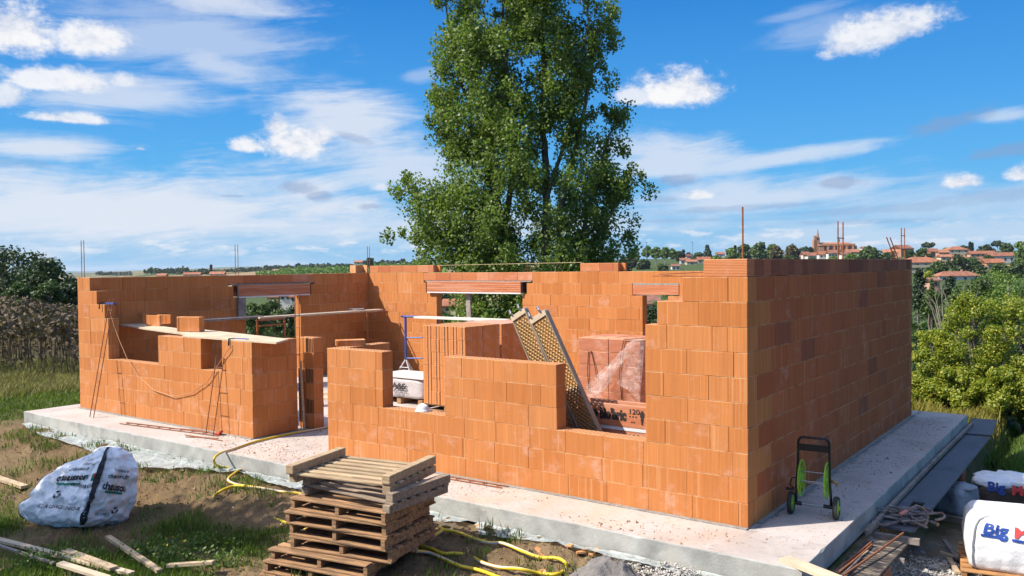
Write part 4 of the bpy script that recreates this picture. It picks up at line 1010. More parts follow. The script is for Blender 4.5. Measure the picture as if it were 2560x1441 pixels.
board('long bluish formwork board with a square hole, beside the shaded slab edge', [(.86, 1.55), (1.215, 1.55), (1.215, 7.38), (.86, 7.38)], -.20, .022, M_ply, (.97, 2.5, 1.10, 2.75))
board('worn streaky formwork board under the rusty rods', [(.82, -.28), (1.19, -.22), (1.22, 1.22), (.85, 1.16)], -.235, .022, M_plyw)
board('nearest worn formwork board, partly cut off by the picture edge', [(.80, -1.4), (1.13, -1.36), (1.17, .06), (.82, .02)], -.262, .022, M_plyw)
mb = MB(); mb.bar((.845, 1.12, -.165), (.825, 4.6, -.16), .045, .045); tag(mb.build('batten', M_grey_wood), 'grey timber batten lying along the slab edge beside the clamps', 'batten')
mb = MB(); mb.bar((.825, 4.63, -.16), (.84, 8.25, -.155), .045, .045); tag(mb.build('batten', M_grey_wood), 'grey timber batten along the far part of the shaded slab edge', 'batten')
mb = MB(); mb.bar((.75, 1.40, -.27), (1.29, 1.42, -.27), .06, .06); tag(mb.build('beam', M_grey_wood), 'short grey beam end sticking out under the long formwork board', 'beam')
mb = MB(); mb.bar((.8, .78, -.29), (1.27, .80, -.29), .04, .04); tag(mb.build('beam', M_grey_wood), 'grey wooden peg under the worn formwork board', 'beam')
for (x, y, z1_, lab) in ((1.10, .34, -.262, 'upright orange hollow block carrying the worn formwork board'), (1.08, 4.9, -.225, 'shaded upright block carrying the far part of the long formwork board')):
    zb = z1(x, y)-.03; mb = MB(); mb.cbox((x-.10, y-.14, zb), (x+.12, y+.14, z1_), .006, (0, 0)); tag(mb.build('support_block', [brick_mat('support_clay', [(.34, .12, .06), (.38, .14, .07), (.36, .13, .06)], eff=.1) if 'support_clay' not in bpy.data.materials else bpy.data.materials['support_clay']]), lab, 'block')
# --- rusty screw clamps
def clamp_proto():
    t = thing('screw_clamp', '-', 'clamp', (0, 0, 0), 'rusty clamps heaped on the long formwork board')
    mb = MB(); mb.box((0, .0, .012), (.034, .52, .012)); mb.build('bar', M_clamp, t)
    mb = MB(); mb.tube([(0, .25, .012)]+arc((.05, .265, .012), (.17, .27, .012), (.20, .13, .012), 7), .014, 6); mb.build('fixed_jaw', M_clamp, t)
    mb = MB(); mb.box((0, -.06, .012), (.055, .05, .03)); mb.tube([(.0, -.06, .012), (.10, -.065, .012), (.19, -.03, .012)], .014, 6); mb.build('sliding_jaw', M_clamp, t)
    mb = MB(); mb.tube([(.19, -.15, .012), (.19, .03, .012)], .008, 6); mb.lathe([(0, -.05), (.016, -.05), (.018, .05), (0, .05)], (.19, -.16, .012), 10, Matrix.Rotation(rad(90), 3, 'X')); mb.build('screw', M_clamp, t)
    return t
cl = [(1.02, 1.92, .0, .3, 0, 'rusty clamp lying flat at the bottom of the clamp heap'), (1.0, 1.78, .02, 1.3, 0, 'rusty clamp lying across the heap beside the slab'), (.93, 2.10, .03, -.7, 0, 'clamp at the slab side of the heap, jaw towards the wall'),
      (1.06, 2.05, .04, -.2, 0, 'clamp leaning over the heap towards the hole in the board'), (1.12, 1.75, .03, .9, 0, 'clamp with bright worn edge, outermost of the heap'), (.98, 1.95, .07, 2.2, .12, 'clamp standing crosswise on top of the heap'),
      (1.16, 1.93, .06, -1.1, .1, 'clamp with a curved arm reaching over the outer board edge'), (1.03, 1.68, .02, 2.7, 0, 'clamp nearest to the worn end of the long board')]
proto = clamp_proto()
for i, (x, y, z, rz, rx, lab) in enumerate(cl):
    o = proto if i == 0 else copy_tree(proto); o.location = (x, y, -.197+z); o.rotation_euler = (rx, rx*.6, rz); o['label'] = lab
t = thing('screw_clamp', 'clamp with a pink handle tip on top of the heap', 'clamp', (1.10, 1.80, -.06), 'rusty clamps heaped on the long formwork board'); t.rotation_euler = (.25, .35, -.4)
mb = MB(); mb.box((0, .02, .0), (.03, .26, .012)); mb.tube([(0, .14, 0)]+arc((.05, .16, 0), (.2, .14, .02), (.25, -.06, -.02), 7), .013, 6); mb.build('bar', M_clamp, t)
mb = MB(); mb.tube([(0, -.13, 0), (0, -.02, 0)], .02, 8); mb.build('handle', M_dirty_red, t)
# --- rods on the worn board
rods = [(at_z(2075, 1438, -.215), at_z(2178, 1356, -.22), 'rusty rod on the worn formwork board, leftmost of the bundle', M_rust), (at_z(2086, 1441, -.21), at_z(2180, 1362, -.215), 'second rusty rod in the bundle on the worn formwork board', M_rust), (at_z(2096, 1446, -.2), at_z(2152, 1394, -.215), 'short hooked grey rod end among the rusty rods', M_clamp),
        (at_z(2110, 1438, -.2), at_z(2258, 1333, -.16), 'long dark rod reaching from the worn board up to the clamp board', M_rust), (at_z(2090, 1432, -.22), at_z(2170, 1378, -.22), 'thin tan wooden strip among the rods on the worn board', M_wood)]
for a, b, lab, m_ in rods: mb = MB(); mb.tube([a, a.lerp(b, .5)+Vector((.01, 0, .005)), b], .011, 7); tag(mb.build('rebar_rod', m_), lab, 'rod', 'rods on the worn board')
mb = MB(); a = at_z(1962, 1397, .02); b = at_z(2150, 1472, .02); mb.bar(a, b, .13, .035); tag(mb.build('timber_plank', M_plank), 'pale sawn plank lying over the near right corner of the slab', 'plank')

# --- bags on the right
def bagmap(P):
    def f(u, v):                       # u along the ring 0..1, v rows 0..1 ; bilinear
        a, b = P.shape[:2]; i = min(max(v*(a-1), 0), a-1.001); j = (u*b) % b; i0, j0 = int(i), int(j); fi, fj = i-i0, j-j0
        g = lambda r, c: Vector(P[r, c % b]); p = lambda ii, jj: g(ii, jj)
        q_ = (p(i0, j0)*(1-fj)+p(i0, j0+1)*fj)*(1-fi)+(p(i0+1, j0)*(1-fj)+p(i0+1, j0+1)*fj)*fi
        du = p(i0, j0+1)-p(i0, j0); dv = p(i0+1, j0)-p(i0, j0); n_ = du.cross(dv)
        return q_, (n_.normalized() if n_.length > 1e-9 else Vector((0, -1, 0)))
    return f
def decal(fmap, items, m_, parent, name, off=.006, sub=1):
    """items: (verts2d, faces, u0, v0, du, dv): flat print laid on a bag's skin"""
    mb = MB()
    for (vs, fs, u0, v0, du, dv, sh) in items:
        out = []
        for p in vs:
            x, y = p[0]+sh*p[1], p[1]
            q_, n_ = fmap(u0+x*du[0]+y*dv[0], v0+x*du[1]+y*dv[1]); out.append(q_+n_*off)
        mb.add(out, fs)
    return mb.build(name, m_, parent)
def rectmesh(w_, h, nx=14, ny=2):
    vs = [(w_*i/nx, h*j/ny, 0) for j in range(ny+1) for i in range(nx+1)]; fs = [(j*(nx+1)+i, j*(nx+1)+i+1, (j+1)*(nx+1)+i+1, (j+1)*(nx+1)+i) for j in range(ny) for i in range(nx)]
    return vs, fs
def recycle():
    vs, fs = [], []
    for k in range(3):
        a = 2*math.pi*k/3+math.pi/2; c, s_ = math.cos(a), math.sin(a); pts = [(.42, -.30), (.42, .10), (.24, .10), (.24, -.18)]; tip = [(.56, .10), (.10, .10), (.33, .36)]
        for poly in (pts, tip):
            b = len(vs); vs += [(x*c-y*s_, x*s_+y*c, 0) for x, y in poly]; fs.append(tuple(range(b, b+len(poly))))
    return vs, fs
rt = Vector((_r0.x, _r0.y, 0)); fw = Vector((_f0.x, _f0.y, 0))
def ring_bag(rows, nres, amp, fq, seed, crease=1.0):
    """rows: list of ring polygons (each K 3-D points) from bottom to top -> smooth closed grid"""
    K = len(rows[0]); R_ = []
    for r_ in rows:
        a = np.array([tuple(p) for p in r_]); seg = np.repeat(a, nres, 0).reshape(K, nres, 3); nxt = np.roll(a, -1, 0); f = (np.arange(nres)/nres)[None, :, None]
        q_ = (seg*(1-f)+nxt[:, None, :]*f).reshape(K*nres, 3)
        for _ in range(max(1, nres//3)): q_ = (np.roll(q_, 1, 0)+2*q_+np.roll(q_, -1, 0))/4
        R_.append(q_)
    R_ = np.array(R_); m = len(R_); tt = np.linspace(0, m-1, (m-1)*7+1); i0 = np.minimum(tt.astype(int), m-2); f = (tt-i0)[:, None, None]
    P = R_[i0]*(1-f)+R_[i0+1]*f
    for _ in range(3): P[1:-1] = (P[:-2]+2*P[1:-1]+P[2:])/4
    ctr_ = P.mean(1, keepdims=True); nr = P-ctr_; nr[..., 2] *= .3; nr /= np.maximum(np.linalg.norm(nr, axis=-1, keepdims=True), 1e-6)
    x, y, z = P[..., 0]*fq+seed, P[..., 1]*fq, P[..., 2]*fq
    d = fbm(x, y, z, 4)*.7+crease*(.25-np.abs(vnoise(x*1.7+3, y*1.7, z*1.2)))+crease*.5*(.25-np.abs(vnoise(x*3.1-y*2, y*3.1+x, z*2.3+9)))
    P = P+nr*(amp*d)[..., None]
    P = np.concatenate([P, P[-1:].mean(1, keepdims=True).repeat(P.shape[1], 1)], 0)
    return P
# the white collapsed builder's bag on the left
def chp(px, py, dd=0.0): return at_d(px, py, 10.35+dd)
rows = []
for (y, xl, xr, xf, dep, bk) in ((1318, 108, 296, 205, .30, .35), (1300, 58, 316, 208, .42, .45), (1276, 38, 328, 216, .46, .5), (1250, 58, 340, 226, .44, .5), (1220, 84, 347, 238, .40, .46), (1190, 108, 350, 247, .36, .42), (1165, 150, 347, 254, .30, .36), (1143, 208, 338, 262, .22, .28), (1126, 244, 318, 268, .13, .16), (1117, 258, 292, 272, .05, .07)):
    s0 = 1-.04*0
    rows.append([chp(xl, y, .02), chp(xf, y, -dep), chp(xr, y, .05), chp((xl+xr)/2+10, y, bk)])
Pb = ring_bag(rows, 40, .085, 5.2, 2.0, 1.3)
t = thing('builders_bag', 'crumpled white builders bag with black strap and printed logos, collapsed on dark grass', 'bag', tuple(at_z(200, 1310, -.45)))
def under(t, o): o.parent = t; o.matrix_parent_inverse = Matrix.Translation(-Vector(t.location)); return o
under(t, grid_mesh('sack', Pb, M_sack, None, True, True))
fm = bagmap(Pb); cntr = Pb.mean((0, 1))
tv, tf = text_mesh('chausson', 1.0, .03, .15); mv, mf = text_mesh('MATÉRIAUX', 1.0, .01, .25); uv_, uf = text_mesh('SAC A USAGE UNIQUE', 1.0, .01, .25); dv_, df = text_mesh('Disponible sur', 1.0, 0, .25); ev, ef = text_mesh('chausson.fr', 1.0, .01, .25)
rv, rf = recycle()
# u: 0 = left corner, .25 = strap edge, .5 = right corner; v: 0 bottom .. 1 top
k = .0195
blackp = [(tv, tf, .082, .50, (k*1.75, .005), (.000, .085), .0), (mv, mf, .150, .455, (k*.85, -.004), (0, .04), 0), (uv_, uf, .07, .255, (k*.80, -.004), (0, .05), 0), (dv_, df, .12, .665, (k*.8, .0), (0, .045), 0), (ev, ef, .105, .60, (k*1.0, .002), (0, .06), 0), (rv, rf, .125, .38, (k*1.6, 0), (0, .075), 0),
          (tv, tf, .285, .43, (k*2.0, -.008), (0, .10), 0), (dv_, df, .325, .60, (k*.8, -.003), (0, .05), 0), (ev, ef, .30, .535, (k*1.3, -.004), (0, .065), 0), (rv, rf, .395, .22, (k*1.9, 0), (0, .08), 0), (*text_mesh('DECHETS', 1.0, 0, .25), .30, .16, (k*.9, 0), (0, .05), 0)]
for it in blackp: under(t, decal(fm, [it], M_ink, None, 'lettering', .010))
g1 = rectmesh(1, 1, 30, 2); under(t, decal(fm, [(g1[0], g1[1], .085, .468, (.10, -.006), (0, .020), 0), (g1[0], g1[1], .305, .398, (.10, -.022), (0, .020), 0), (g1[0], g1[1], .223, .50, (.022, 0), (0, .07), 0)], M_inkg, None, 'green_print', .009))
under(t, decal(fm, [(g1[0], g1[1], .231, .53, (.014, 0), (0, .05), 0)], M_inkr, None, 'red_print', .011))
mb = MB(); vs = []; nV = 34
for i in range(nV+1):
    v_ = .06+.90*i/nV
    for du in (-.012, .012): q_, n_ = fm(.252+du, v_); vs.append(q_+n_*.022)
mb.add(vs, [(2*i, 2*i+1, 2*i+3, 2*i+2) for i in range(nV)]); under(t, mb.build('strap', M_strap))
mb = MB(); vs = []
for i in range(nV+1):
    v_ = .12+.6*i/nV
    for du in (-.008, .006): q_, n_ = fm(1.0+du, v_); vs.append(q_+n_*.008)
mb.add(vs, [(2*i, 2*i+1, 2*i+3, 2*i+2) for i in range(nV)]); under(t, mb.build('side_strap', M_strap))

# full white bag at the right picture edge
e1b = (rt*.90-fw*.44).normalized(); e2b = Vector((-e1b.y, e1b.x, 0))
c0 = at_d(2422, 1424, 8.55)
def bb(x, y, z): return c0+e1b*x+e2b*y+Vector((0, 0, z))
rows = []
for z, ins in ((.0, .035), (.03, .0), (.14, -.025), (.27, -.025), (.38, -.012), (.45, .005), (.495, .035), (.52, .11), (.525, .25)):
    rows.append([bb(ins, .02+ins, z), bb(.95-ins, .0+ins, z), bb(.95-ins, .92-ins, z), bb(ins, .92-ins, z)])
Pg = ring_bag(rows, 30, .035, 4.5, 8.0, .7)
t = thing('big_bag', 'full white bulk bag with blue and red letters on a pallet at the right edge', 'bag', tuple(c0))
under(t, grid_mesh('sack', Pg, mat('bright_woven', (.86, .86, .87), .6, .05, 30, .3, 30), None, True, True)); fg = bagmap(Pg)
b1 = text_mesh('Big', 1.0, .03, .15); b2 = text_mesh('Mat', 1.0, .03, .15)
# v spacing per row is uniform over 8 spans
under(t, decal(fg, [(b1[0], b1[1], .032, .51, (.048, -.012), (0, .255), 0), (g1[0], g1[1],       .030, .465, (.049, -.012), (0, .03), 0), (g1[0], g1[1], .100, .445, (.09, -.022), (0, .03), 0)], M_inkb, None, 'blue_print', .009))
under(t, decal(fg, [(b2[0], b2[1], .103, .492, (.048, -.012), (0, .255), 0)], M_inkr, None, 'red_print', .011))
mb = MB(); vs = []
for i in range(41):
    v_ = .02+.86*i/40
    for du in (-.0025, .0025): q_, n_ = fg(.014+du+.018*(1-v_)*0, v_); vs.append(q_+n_*.012)
mb.add(vs, [(2*i, 2*i+1, 2*i+3, 2*i+2) for i in range(40)]); under(t, mb.build('seam_strap', mat('grey_strap', (.20, .20, .21), .7)))
pallet('orange brown pallet under the full white bulk bag', mat('pallet_timber_orange', (.48, .24, .09), .8, .25, 7), tuple((c0+e1b*.5+e2b*.45)[:2]), math.atan2(e1b.y, e1b.x), c0.z-.128, 1.14, 1.0, .125, seed=91)
# half empty bag lying behind it, with its load
p = at_z(2500, 1262, -.62); t = thing('slack_bag', 'slack white bag with blue and red lettering lying over brown goods behind the full bag', 'bag', tuple(p))
Rr = math.atan2(e1b.y, e1b.x)+.1
def und2(t, o): return under(t, o)
und2(t, lumpy(tuple(p+Vector((.16, .35, .10))), (.95, .6, .26), 5, mat('brown_goods', (.10, .07, .055), .8, .3, 8), None, 'load', .03, 8, Rr))
und2(t, lumpy(tuple(p+Vector((.10, .36, .26))), (.98, .66, .16), 9, M_sack, None, 'skin', .075, 3.5, Rr, 5.0))
R2 = Matrix.Rotation(Rr-.12, 4, 'Z') @ Matrix.Rotation(rad(72), 4, 'X')
und2(t, text_obj('Big', .17, M_inkb, Matrix.Translation(p+Vector((-.14, -.07, .185))) @ R2, None, .002, off=.006)); und2(t, text_obj('Mat', .17, M_inkr, Matrix.Translation(p+Vector((.14, -.055, .17))) @ R2, None, .002, off=.006))
# wrapped pallet of sacks under the long board
p = at_d(2378, 1318, 11.0); p.z = z1(p.x, p.y)-.01; t = thing('wrapped_pallet', 'grey film wrapped pallet of sacks standing half under the long formwork board', 'wrapped goods', tuple(p))
und2(t, lumpy(tuple(p+Vector((.0, .30, .25))), (.50, .66, .34), 21, M_sackdim, None, 'wrapped_sacks', .03, 6, -.3, 4.0, .15))
und2(t, lumpy(tuple(p+Vector((.10, .24, .415))), (.26, .30, .04), 25, M_sackdim, None, 'film_top', .03, 4, -.3, 6.0))
mb = MB(); mb.box(tuple(p+Vector((0, .30, .04))), (.6, .7, .09), -.3); und2(t, mb.build('base', M_palg))
# --- offcuts on the right
for i, (a, b, w_, lab) in enumerate((((2385, 1385), (2440, 1392), .05, 'pale offcut pointing at the full bag pallet'), ((2372, 1395), (2395, 1441), .05, 'pale offcut standing out towards the picture bottom'), ((2350, 1388), (2400, 1396), .045, 'short grey offcut at the left of the splinter heap'), ((2360, 1360), (2395, 1402), .04, 'dark offcut slanting down from the shade'), ((2395, 1392), (2440, 1422), .04, 'orange brown offcut beside the bulk bag pallet'))):
    A_, B_ = at_z(*a, -.60), at_z(*b, -.60); A_.z = z1(A_.x, A_.y)+.035+.012*i; B_.z = z1(B_.x, B_.y)+.03+.01*i
    mb = MB(); mb.bar(A_, B_, w_, .02); tag(mb.build('wood_offcut', M_wood if i != 3 else M_grey_wood), lab, 'offcut', 'wood offcuts near the bulk bag')
p = at_z(2300, 1400-20, -.62); 
t_ = sheet('plastic_scrap', 'crumpled grey plastic scrap on the ground under the formwork boards', 'scrap', [at_z(2278, 1362, -.55), at_z(2305, 1372, -.52)], [at_z(2290, 1385, -.6), at_z(2318, 1388, -.6)], M_sackdim, 12, 12, .06, 9)
mb = MB(); pts = [at_z(x, y, -.9) for x, y in ((2445, 1124), (2490, 1128), (2540, 1135), (2600, 1142))]; pts = [Vector((v_.x, v_.y, z1(v_.x, v_.y)+.08)) for v_ in pts]; mb.tube(pts, .03, 7); tag(mb.build('pipe', M_black), 'black pipe lying in the bright grass by the bushes', 'pipe')

# --- yellow hose
def hose_mat():
    m_ = bpy.data.materials.new('yellow_hose'); m_.use_nodes = True; t = NT(m_.node_tree); b = t.n['Principled BSDF']
    uv = t.new('ShaderNodeUVMap', uv_map='UVMap'); U = t.sep(uv.outputs[0])
    s_ = t.m('FRACT', t.m('ADD', U[0], t.m('MULTIPLY', U[1], .55))); c = t.mix(t.m('LESS_THAN', s_, .25), (.60, .42, .012), (.52, .44, .34))
    t.put(b.inputs['Base Color'], c); b.inputs['Roughness'].default_value = .5; return m_
M_hose = hose_mat()
def spline(P, n=8):
    P = [P[0]]+P+[P[-1]]; out = []
    for i in range(1, len(P)-2):
        p0, p1, p2, p3 = P[i-1:i+3]
        for k in range(n):
            u = k/n; out.append(.5*((2*p1)+(p2-p0)*u+(2*p0-5*p1+4*p2-p3)*u*u+(3*p1-p0-3*p2+p3)*u**3))
    return out+[P[-2]]
def gpt(px, py, lift=.02, slab_=False):
    if slab_: return at_z(px, py, lift)
    z = -.3
    for _ in range(6): p = at_z(px, py, z); z = z1(p.x, p.y)+lift
    return at_z(px, py, z)
def hose(label, pts, r=.017):
    P = [at_z(p[0], p[1], .02) if len(p) > 2 and p[2] == 's' else gpt(p[0], p[1], p[2] if len(p) > 2 else .045) for p in pts]
    mb = MB(); mb.tube(spline(P), r, 8); return tag(mb.build('garden_hose', M_hose, None, True), label, 'hose')
hose('yellow hose from the entrance over the slab edge, looping left of the pallet stack', [(880, 1048, 's'), (818, 1068, 's'), (720, 1086, 's'), (640, 1104, 's'), (585, 1122, 's'), (552, 1133, 's'), (536, 1146, .22), (540, 1162, .12), (566, 1170), (604, 1170), (588, 1182), (570, 1200), (592, 1212), (614, 1215), (584, 1216), (552, 1228), (534, 1243), (536, 1256), (562, 1268), (592, 1272), (640, 1280), (690, 1298), (722, 1309), (770, 1325)])
hose('yellow hose piece running rightwards behind the pallet stack from its left loop', [(612, 1215), (650, 1220), (700, 1229), (748, 1234), (800, 1250)])
hose('yellow hose in a long flat loop on the bare earth right of the pallet stack', [(1085, 1340), (1106, 1326), (1098, 1318), (1112, 1314), (1130, 1318), (1125, 1326), (1104, 1325), (1140, 1330), (1180, 1345), (1220, 1357), (1258, 1359), (1310, 1380), (1350, 1394), (1392, 1396), (1414, 1408), (1414, 1424), (1390, 1436), (1350, 1434), (1300, 1423), (1250, 1419), (1210, 1408), (1175, 1390), (1140, 1384), (1108, 1384), (1078, 1372), (1040, 1362)])
hose('yellow hose leading to the lower picture edge in the shade right of the pallet stack', [(1040, 1378), (1075, 1383), (1110, 1398), (1150, 1415), (1195, 1425), (1240, 1441), (1300, 1462)])

# --- battens and offcuts at lower left
bt = [((-20, 1196), (62, 1224), .10, .04, 'pinkish timber offcut at the left picture edge left of the white bag', M_wood), ((-10, 1358), (330, 1446), .075, .03, 'long pale batten slanting across the lower left corner', M_plank), ((163, 1390), (285, 1436), .09, .03, 'pale board piece lying on the long batten', M_wood),
      ((270, 1358), (400, 1446), .06, .035, 'thin timber batten lying askew right of the long batten', M_wood), ((-10, 1380), (135, 1428), .03, .02, 'thin grey strip at the lower left edge under the long batten', M_grey_wood), ((150, 1432), (270, 1470), .08, .03, 'short pale board at the bottom picture edge', M_plank), ((420, 1440), (535, 1432), .06, .03, 'short pale offcut at the bottom edge left of the pallet stack', M_wood)]
for i, (a, b, w_, h, lab, m_) in enumerate(bt):
    A_, B_ = gpt(*a), gpt(*b); up_ = .035+.012*i; A_.z += up_; B_.z += up_
    mb = MB(); mb.bar(A_, B_, w_, h); tag(mb.build('timber_batten', m_), lab, 'batten', 'timber offcuts at the lower left')

# --- heap of dried mortar, gravel, shards, builder's film
p = gpt(1518, 1448, -.02); n = 70; aa, rr_ = np.meshgrid(np.linspace(0, 2*np.pi, 72, endpoint=False), np.linspace(1, 0, 26)); X = .42*rr_*np.cos(aa); Y = .34*rr_*np.sin(aa)
Z = .22*(1-rr_**1.7)-.06+(fbm(X*7+3, Y*7, 1., 4)*.09+(.2-np.abs(vnoise(X*14, Y*14, 5.)))*.10)*(1-rr_**4)
tag(grid_mesh('mortar_heap', np.stack([X+p.x, Y+p.y, Z+p.z], -1), mat('dried_mortar', (.22, .20, .185), .95, .3, 9, .8, 40), None, True, True), 'lumpy grey heap of dried mortar at the bottom picture edge', 'mortar heap')
def pebbles(name, spots, n, r0, r1, m_, seed):
    rg = np.random.default_rng(seed); base = np.array([(1, 0, 0), (-1, 0, 0), (0, 1, 0), (0, -1, 0), (0, 0, 1), (0, 0, -1)], float); tri = [(0, 2, 4), (2, 1, 4), (1, 3, 4), (3, 0, 4), (2, 0, 5), (1, 2, 5), (3, 1, 5), (0, 3, 5)]
    V = []
    for (px, py, a, b, hh) in spots:
        c_ = gpt(px, py, 0); th = rg.uniform(0, 2*np.pi, n); rad_ = np.sqrt(rg.uniform(0, 1, n)); x = c_.x+a*rad_*np.cos(th); y = c_.y+b*rad_*np.sin(th)
        zz = zg(x, y)+hh*(1-rad_**1.5)+rg.uniform(-.005, .015, n); s_ = rg.uniform(r0, r1, n)
        for i in range(n):
            vv = base*s_[i]*rg.uniform(.6, 1.2, (6, 3)); a_ = rg.uniform(0, 6.28); ca, sa = math.cos(a_), math.sin(a_); vv = np.stack([vv[:, 0]*ca-vv[:, 1]*sa, vv[:, 0]*sa+vv[:, 1]*ca, vv[:, 2]*.75], -1)+(x[i], y[i], zz[i])
            for t_ in tri: V += [vv[t_[0]], vv[t_[1]], vv[t_[2]]]
    return quads_mesh(name, np.array(V), m_, None, 3)
M_grav = mat('gravel_stone', (.50, .47, .42), .9, .3, 25, island=.35)
tag(pebbles('gravel', [(1660, 1428, .45, .34, .06), (1720, 1441, .5, .3, .05), (2310, 1420, .55, .5, .0), (2380, 1432, .4, .5, .0), (2290, 1441, .5, .4, 0), (1600, 1412, .3, .14, .02)], 900, .007, .02, M_grav, 3), kind='stuff')
sh = [(1345, 1376), (1352, 1392), (1372, 1408), (1452, 1383), (1462, 1376), (1478, 1388), (1492, 1376), (1548, 1384), (1424, 1366), (1354, 1434), (1196, 1318), (1460, 1352)]
msh = None
for i, (px, py) in enumerate(sh):
    p = gpt(px, py, .03)
    if msh is None:
        mb = MB(); mb.prism([(-.05, -.02), (.04, -.035), (.055, .01), (.0, .04), (-.045, .025)], 0, .018); o = msh = mb.build('brick_shard', M_blk); tag(o, 'small orange clay shard lying on the earth along the front of the slab', 'shard', 'orange clay shards before the slab')
    else: o = msh.copy(); COL.objects.link(o)
    o.location = p; o.rotation_euler = (random.uniform(-.5, .5), random.uniform(-.5, .5), random.uniform(0, 6)); s_ = random.uniform(.6, 1.1); o.scale = (s_, s_, s_)
def strip(label, pts, amp, seed):
    top = [(x, -.83, -.195) for x, w_ in pts]; bot = []
    for x, w_ in pts: bot.append((x-.02, -.83-w_, z1(x, -.83-w_)+.035))
    return sheet('plastic_sheet', label, 'film', top, bot, M_sheet, 150, 16, amp, 5, seed=seed)
def crumbs(name, n, box_, m_, seed, r0=.004, r1=.014):
    rg = np.random.default_rng(seed); tri = [(0, 2, 4), (2, 1, 4), (1, 3, 4), (3, 0, 4)]; V = []
    x = rg.uniform(box_[0], box_[1], n); y = rg.uniform(box_[2], box_[3], n); keep = fbm(x*.9, y*1.6, seed*1.0, 3) > -.05; x, y = x[keep], y[keep]
    for i in range(len(x)):
        s_ = rg.uniform(r0, r1)*(2.2 if rg.random() < .04 else 1); b_ = np.array([(1, 0, 0), (-1, 0, 0), (0, 1, 0), (0, -1, 0), (0, 0, .9)])*rg.uniform(.5, 1.2, (5, 1))*s_; a_ = rg.uniform(0, 6.28); c_, d_ = math.cos(a_), math.sin(a_)
        b_ = np.stack([b_[:, 0]*c_-b_[:, 1]*d_+x[i], b_[:, 0]*d_+b_[:, 1]*c_+y[i], b_[:, 2]+.001], -1)
        for t_ in tri: V += [b_[t_[0]], b_[t_[1]], b_[t_[2]]]
    return tag(quads_mesh(name, np.array(V), m_, None, 3), kind='stuff')
crumbs('brick_crumbs', 1500, (-8.5, .7, -.78, -.03), mat('clay_crumb', (.42, .28, .19), .9, .3, 9, island=.4), 5)
crumbs('mortar_crumbs', 1000, (.03, .7, .1, 7.6), mat('mortar_crumb', (.16, .15, .14), .9, .3, 9, island=.4), 6, .003, .010)
crumbs('floor_crumbs', 900, (-7.6, -6.3, -.7, 3.5), MAT['clay_crumb'], 7)
strip('pale crumpled film creeping out from under the left front slab edge', [(-13.4, .15), (-12.6, .35), (-11.8, .5), (-10.6, .45), (-9.6, .62), (-8.6, .75), (-7.8, .55), (-7.0, .25)], .045, 1)
strip('narrow pale film under the slab edge behind the pallet stack', [(-6.9, .12), (-6.2, .28), (-5.4, .3), (-4.4, .34), (-3.4, .36), (-2.9, .12)], .035, 5)
strip('pale film with a bunched end under the right front slab edge', [(-2.75, .05), (-2.5, .28), (-2.1, .24), (-1.6, .16), (-1.0, .18), (-.4, .2), (.3, .18)], .035, 9)

def clods(n, box_, m_, seed):
    rg = np.random.default_rng(seed); x = rg.uniform(box_[0], box_[1], n); y = rg.uniform(box_[2], box_[3], n); keep = (grass_amount(x, y) < .45) & (fbm(x*1.4, y*1.4, 2., 3) > -.12); x, y = x[keep], y[keep]; n = len(x); z = zg(x, y)
    base = np.array([(1, 0, 0), (0, 1, 0), (-1, 0, 0), (0, -1, 0), (0, 0, 1.)]); tri = np.array([(0, 1, 4), (1, 2, 4), (2, 3, 4), (3, 0, 4)]); sz = rg.uniform(.006, .02, n)*np.where(rg.random(n) < .07, 2.3, 1)
    P = base[None]*rg.uniform(.5, 1.25, (n, 5, 1))*sz[:, None, None]; P[..., 2] *= .8; a = rg.uniform(0, 6.28, n); c_, d_ = np.cos(a)[:, None], np.sin(a)[:, None]
    P = np.stack([P[..., 0]*c_-P[..., 1]*d_+x[:, None], P[..., 0]*d_+P[..., 1]*c_+y[:, None], P[..., 2]+z[:, None]-.002], -1)
    return tag(quads_mesh('soil_clods', P[:, tri].reshape(-1, 3), m_, None, 3), kind='stuff')
clods(16000, (-13.5, .6, -4.6, -.95), mat('soil_clod', (.26, .175, .095), .95, .3, 9, island=.4), 15)

# ------------------------------------------------------------------ plants
def leaf_mat(name, c1, c2, trans=.35, rough=.5, pale=None):
    m_ = bpy.data.materials.new(name); m_.use_nodes = True; t = NT(m_.node_tree); b = t.n['Principled BSDF']
    g = t.new('ShaderNodeNewGeometry'); r = g.outputs['Random Per Island']; tc_ = t.new('ShaderNodeTexCoord')
    n_ = t.noise(tc_.outputs['Object'], .55, 3, .6)
    c = t.mix(t.m('ADD', t.m('MULTIPLY', r, .5), t.m('MULTIPLY', t.ss(n_, .35, .65), .5)), c1, c2)
    if pale: c = t.mix(t.m('GREATER_THAN', t.m('FRACT', t.m('MULTIPLY', r, 13.7)), 1-pale[1]), c, pale[0])
    t.put(b.inputs['Base Color'], c); b.inputs['Roughness'].default_value = rough; b.inputs['Specular IOR Level'].default_value = .35
    tr = t.new('ShaderNodeBsdfTranslucent'); t.put(tr.inputs[0], t.mix(1.0, c, (1.0, 1.25, .5), 'MULTIPLY'))
    mx = t.new('ShaderNodeMixShader'); mx.inputs[0].default_value = trans; t.l.new(b.outputs[0], mx.inputs[1]); t.l.new(tr.outputs[0], mx.inputs[2]); t.l.new(mx.outputs[0], t.n['Material Output'].inputs[0])
    return m_
L_pop = leaf_mat('poplar_leaf', (.095, .145, .026), (.19, .25, .055), .42, .5, ((.26, .30, .14), .06))
L_oak = leaf_mat('oak_leaf', (.022, .042, .013), (.05, .08, .022), .22)
L_mid = leaf_mat('mid_leaf', (.04, .075, .018), (.085, .13, .03), .3)
L_bright = leaf_mat('bright_leaf', (.085, .15, .025), (.15, .22, .045), .35)
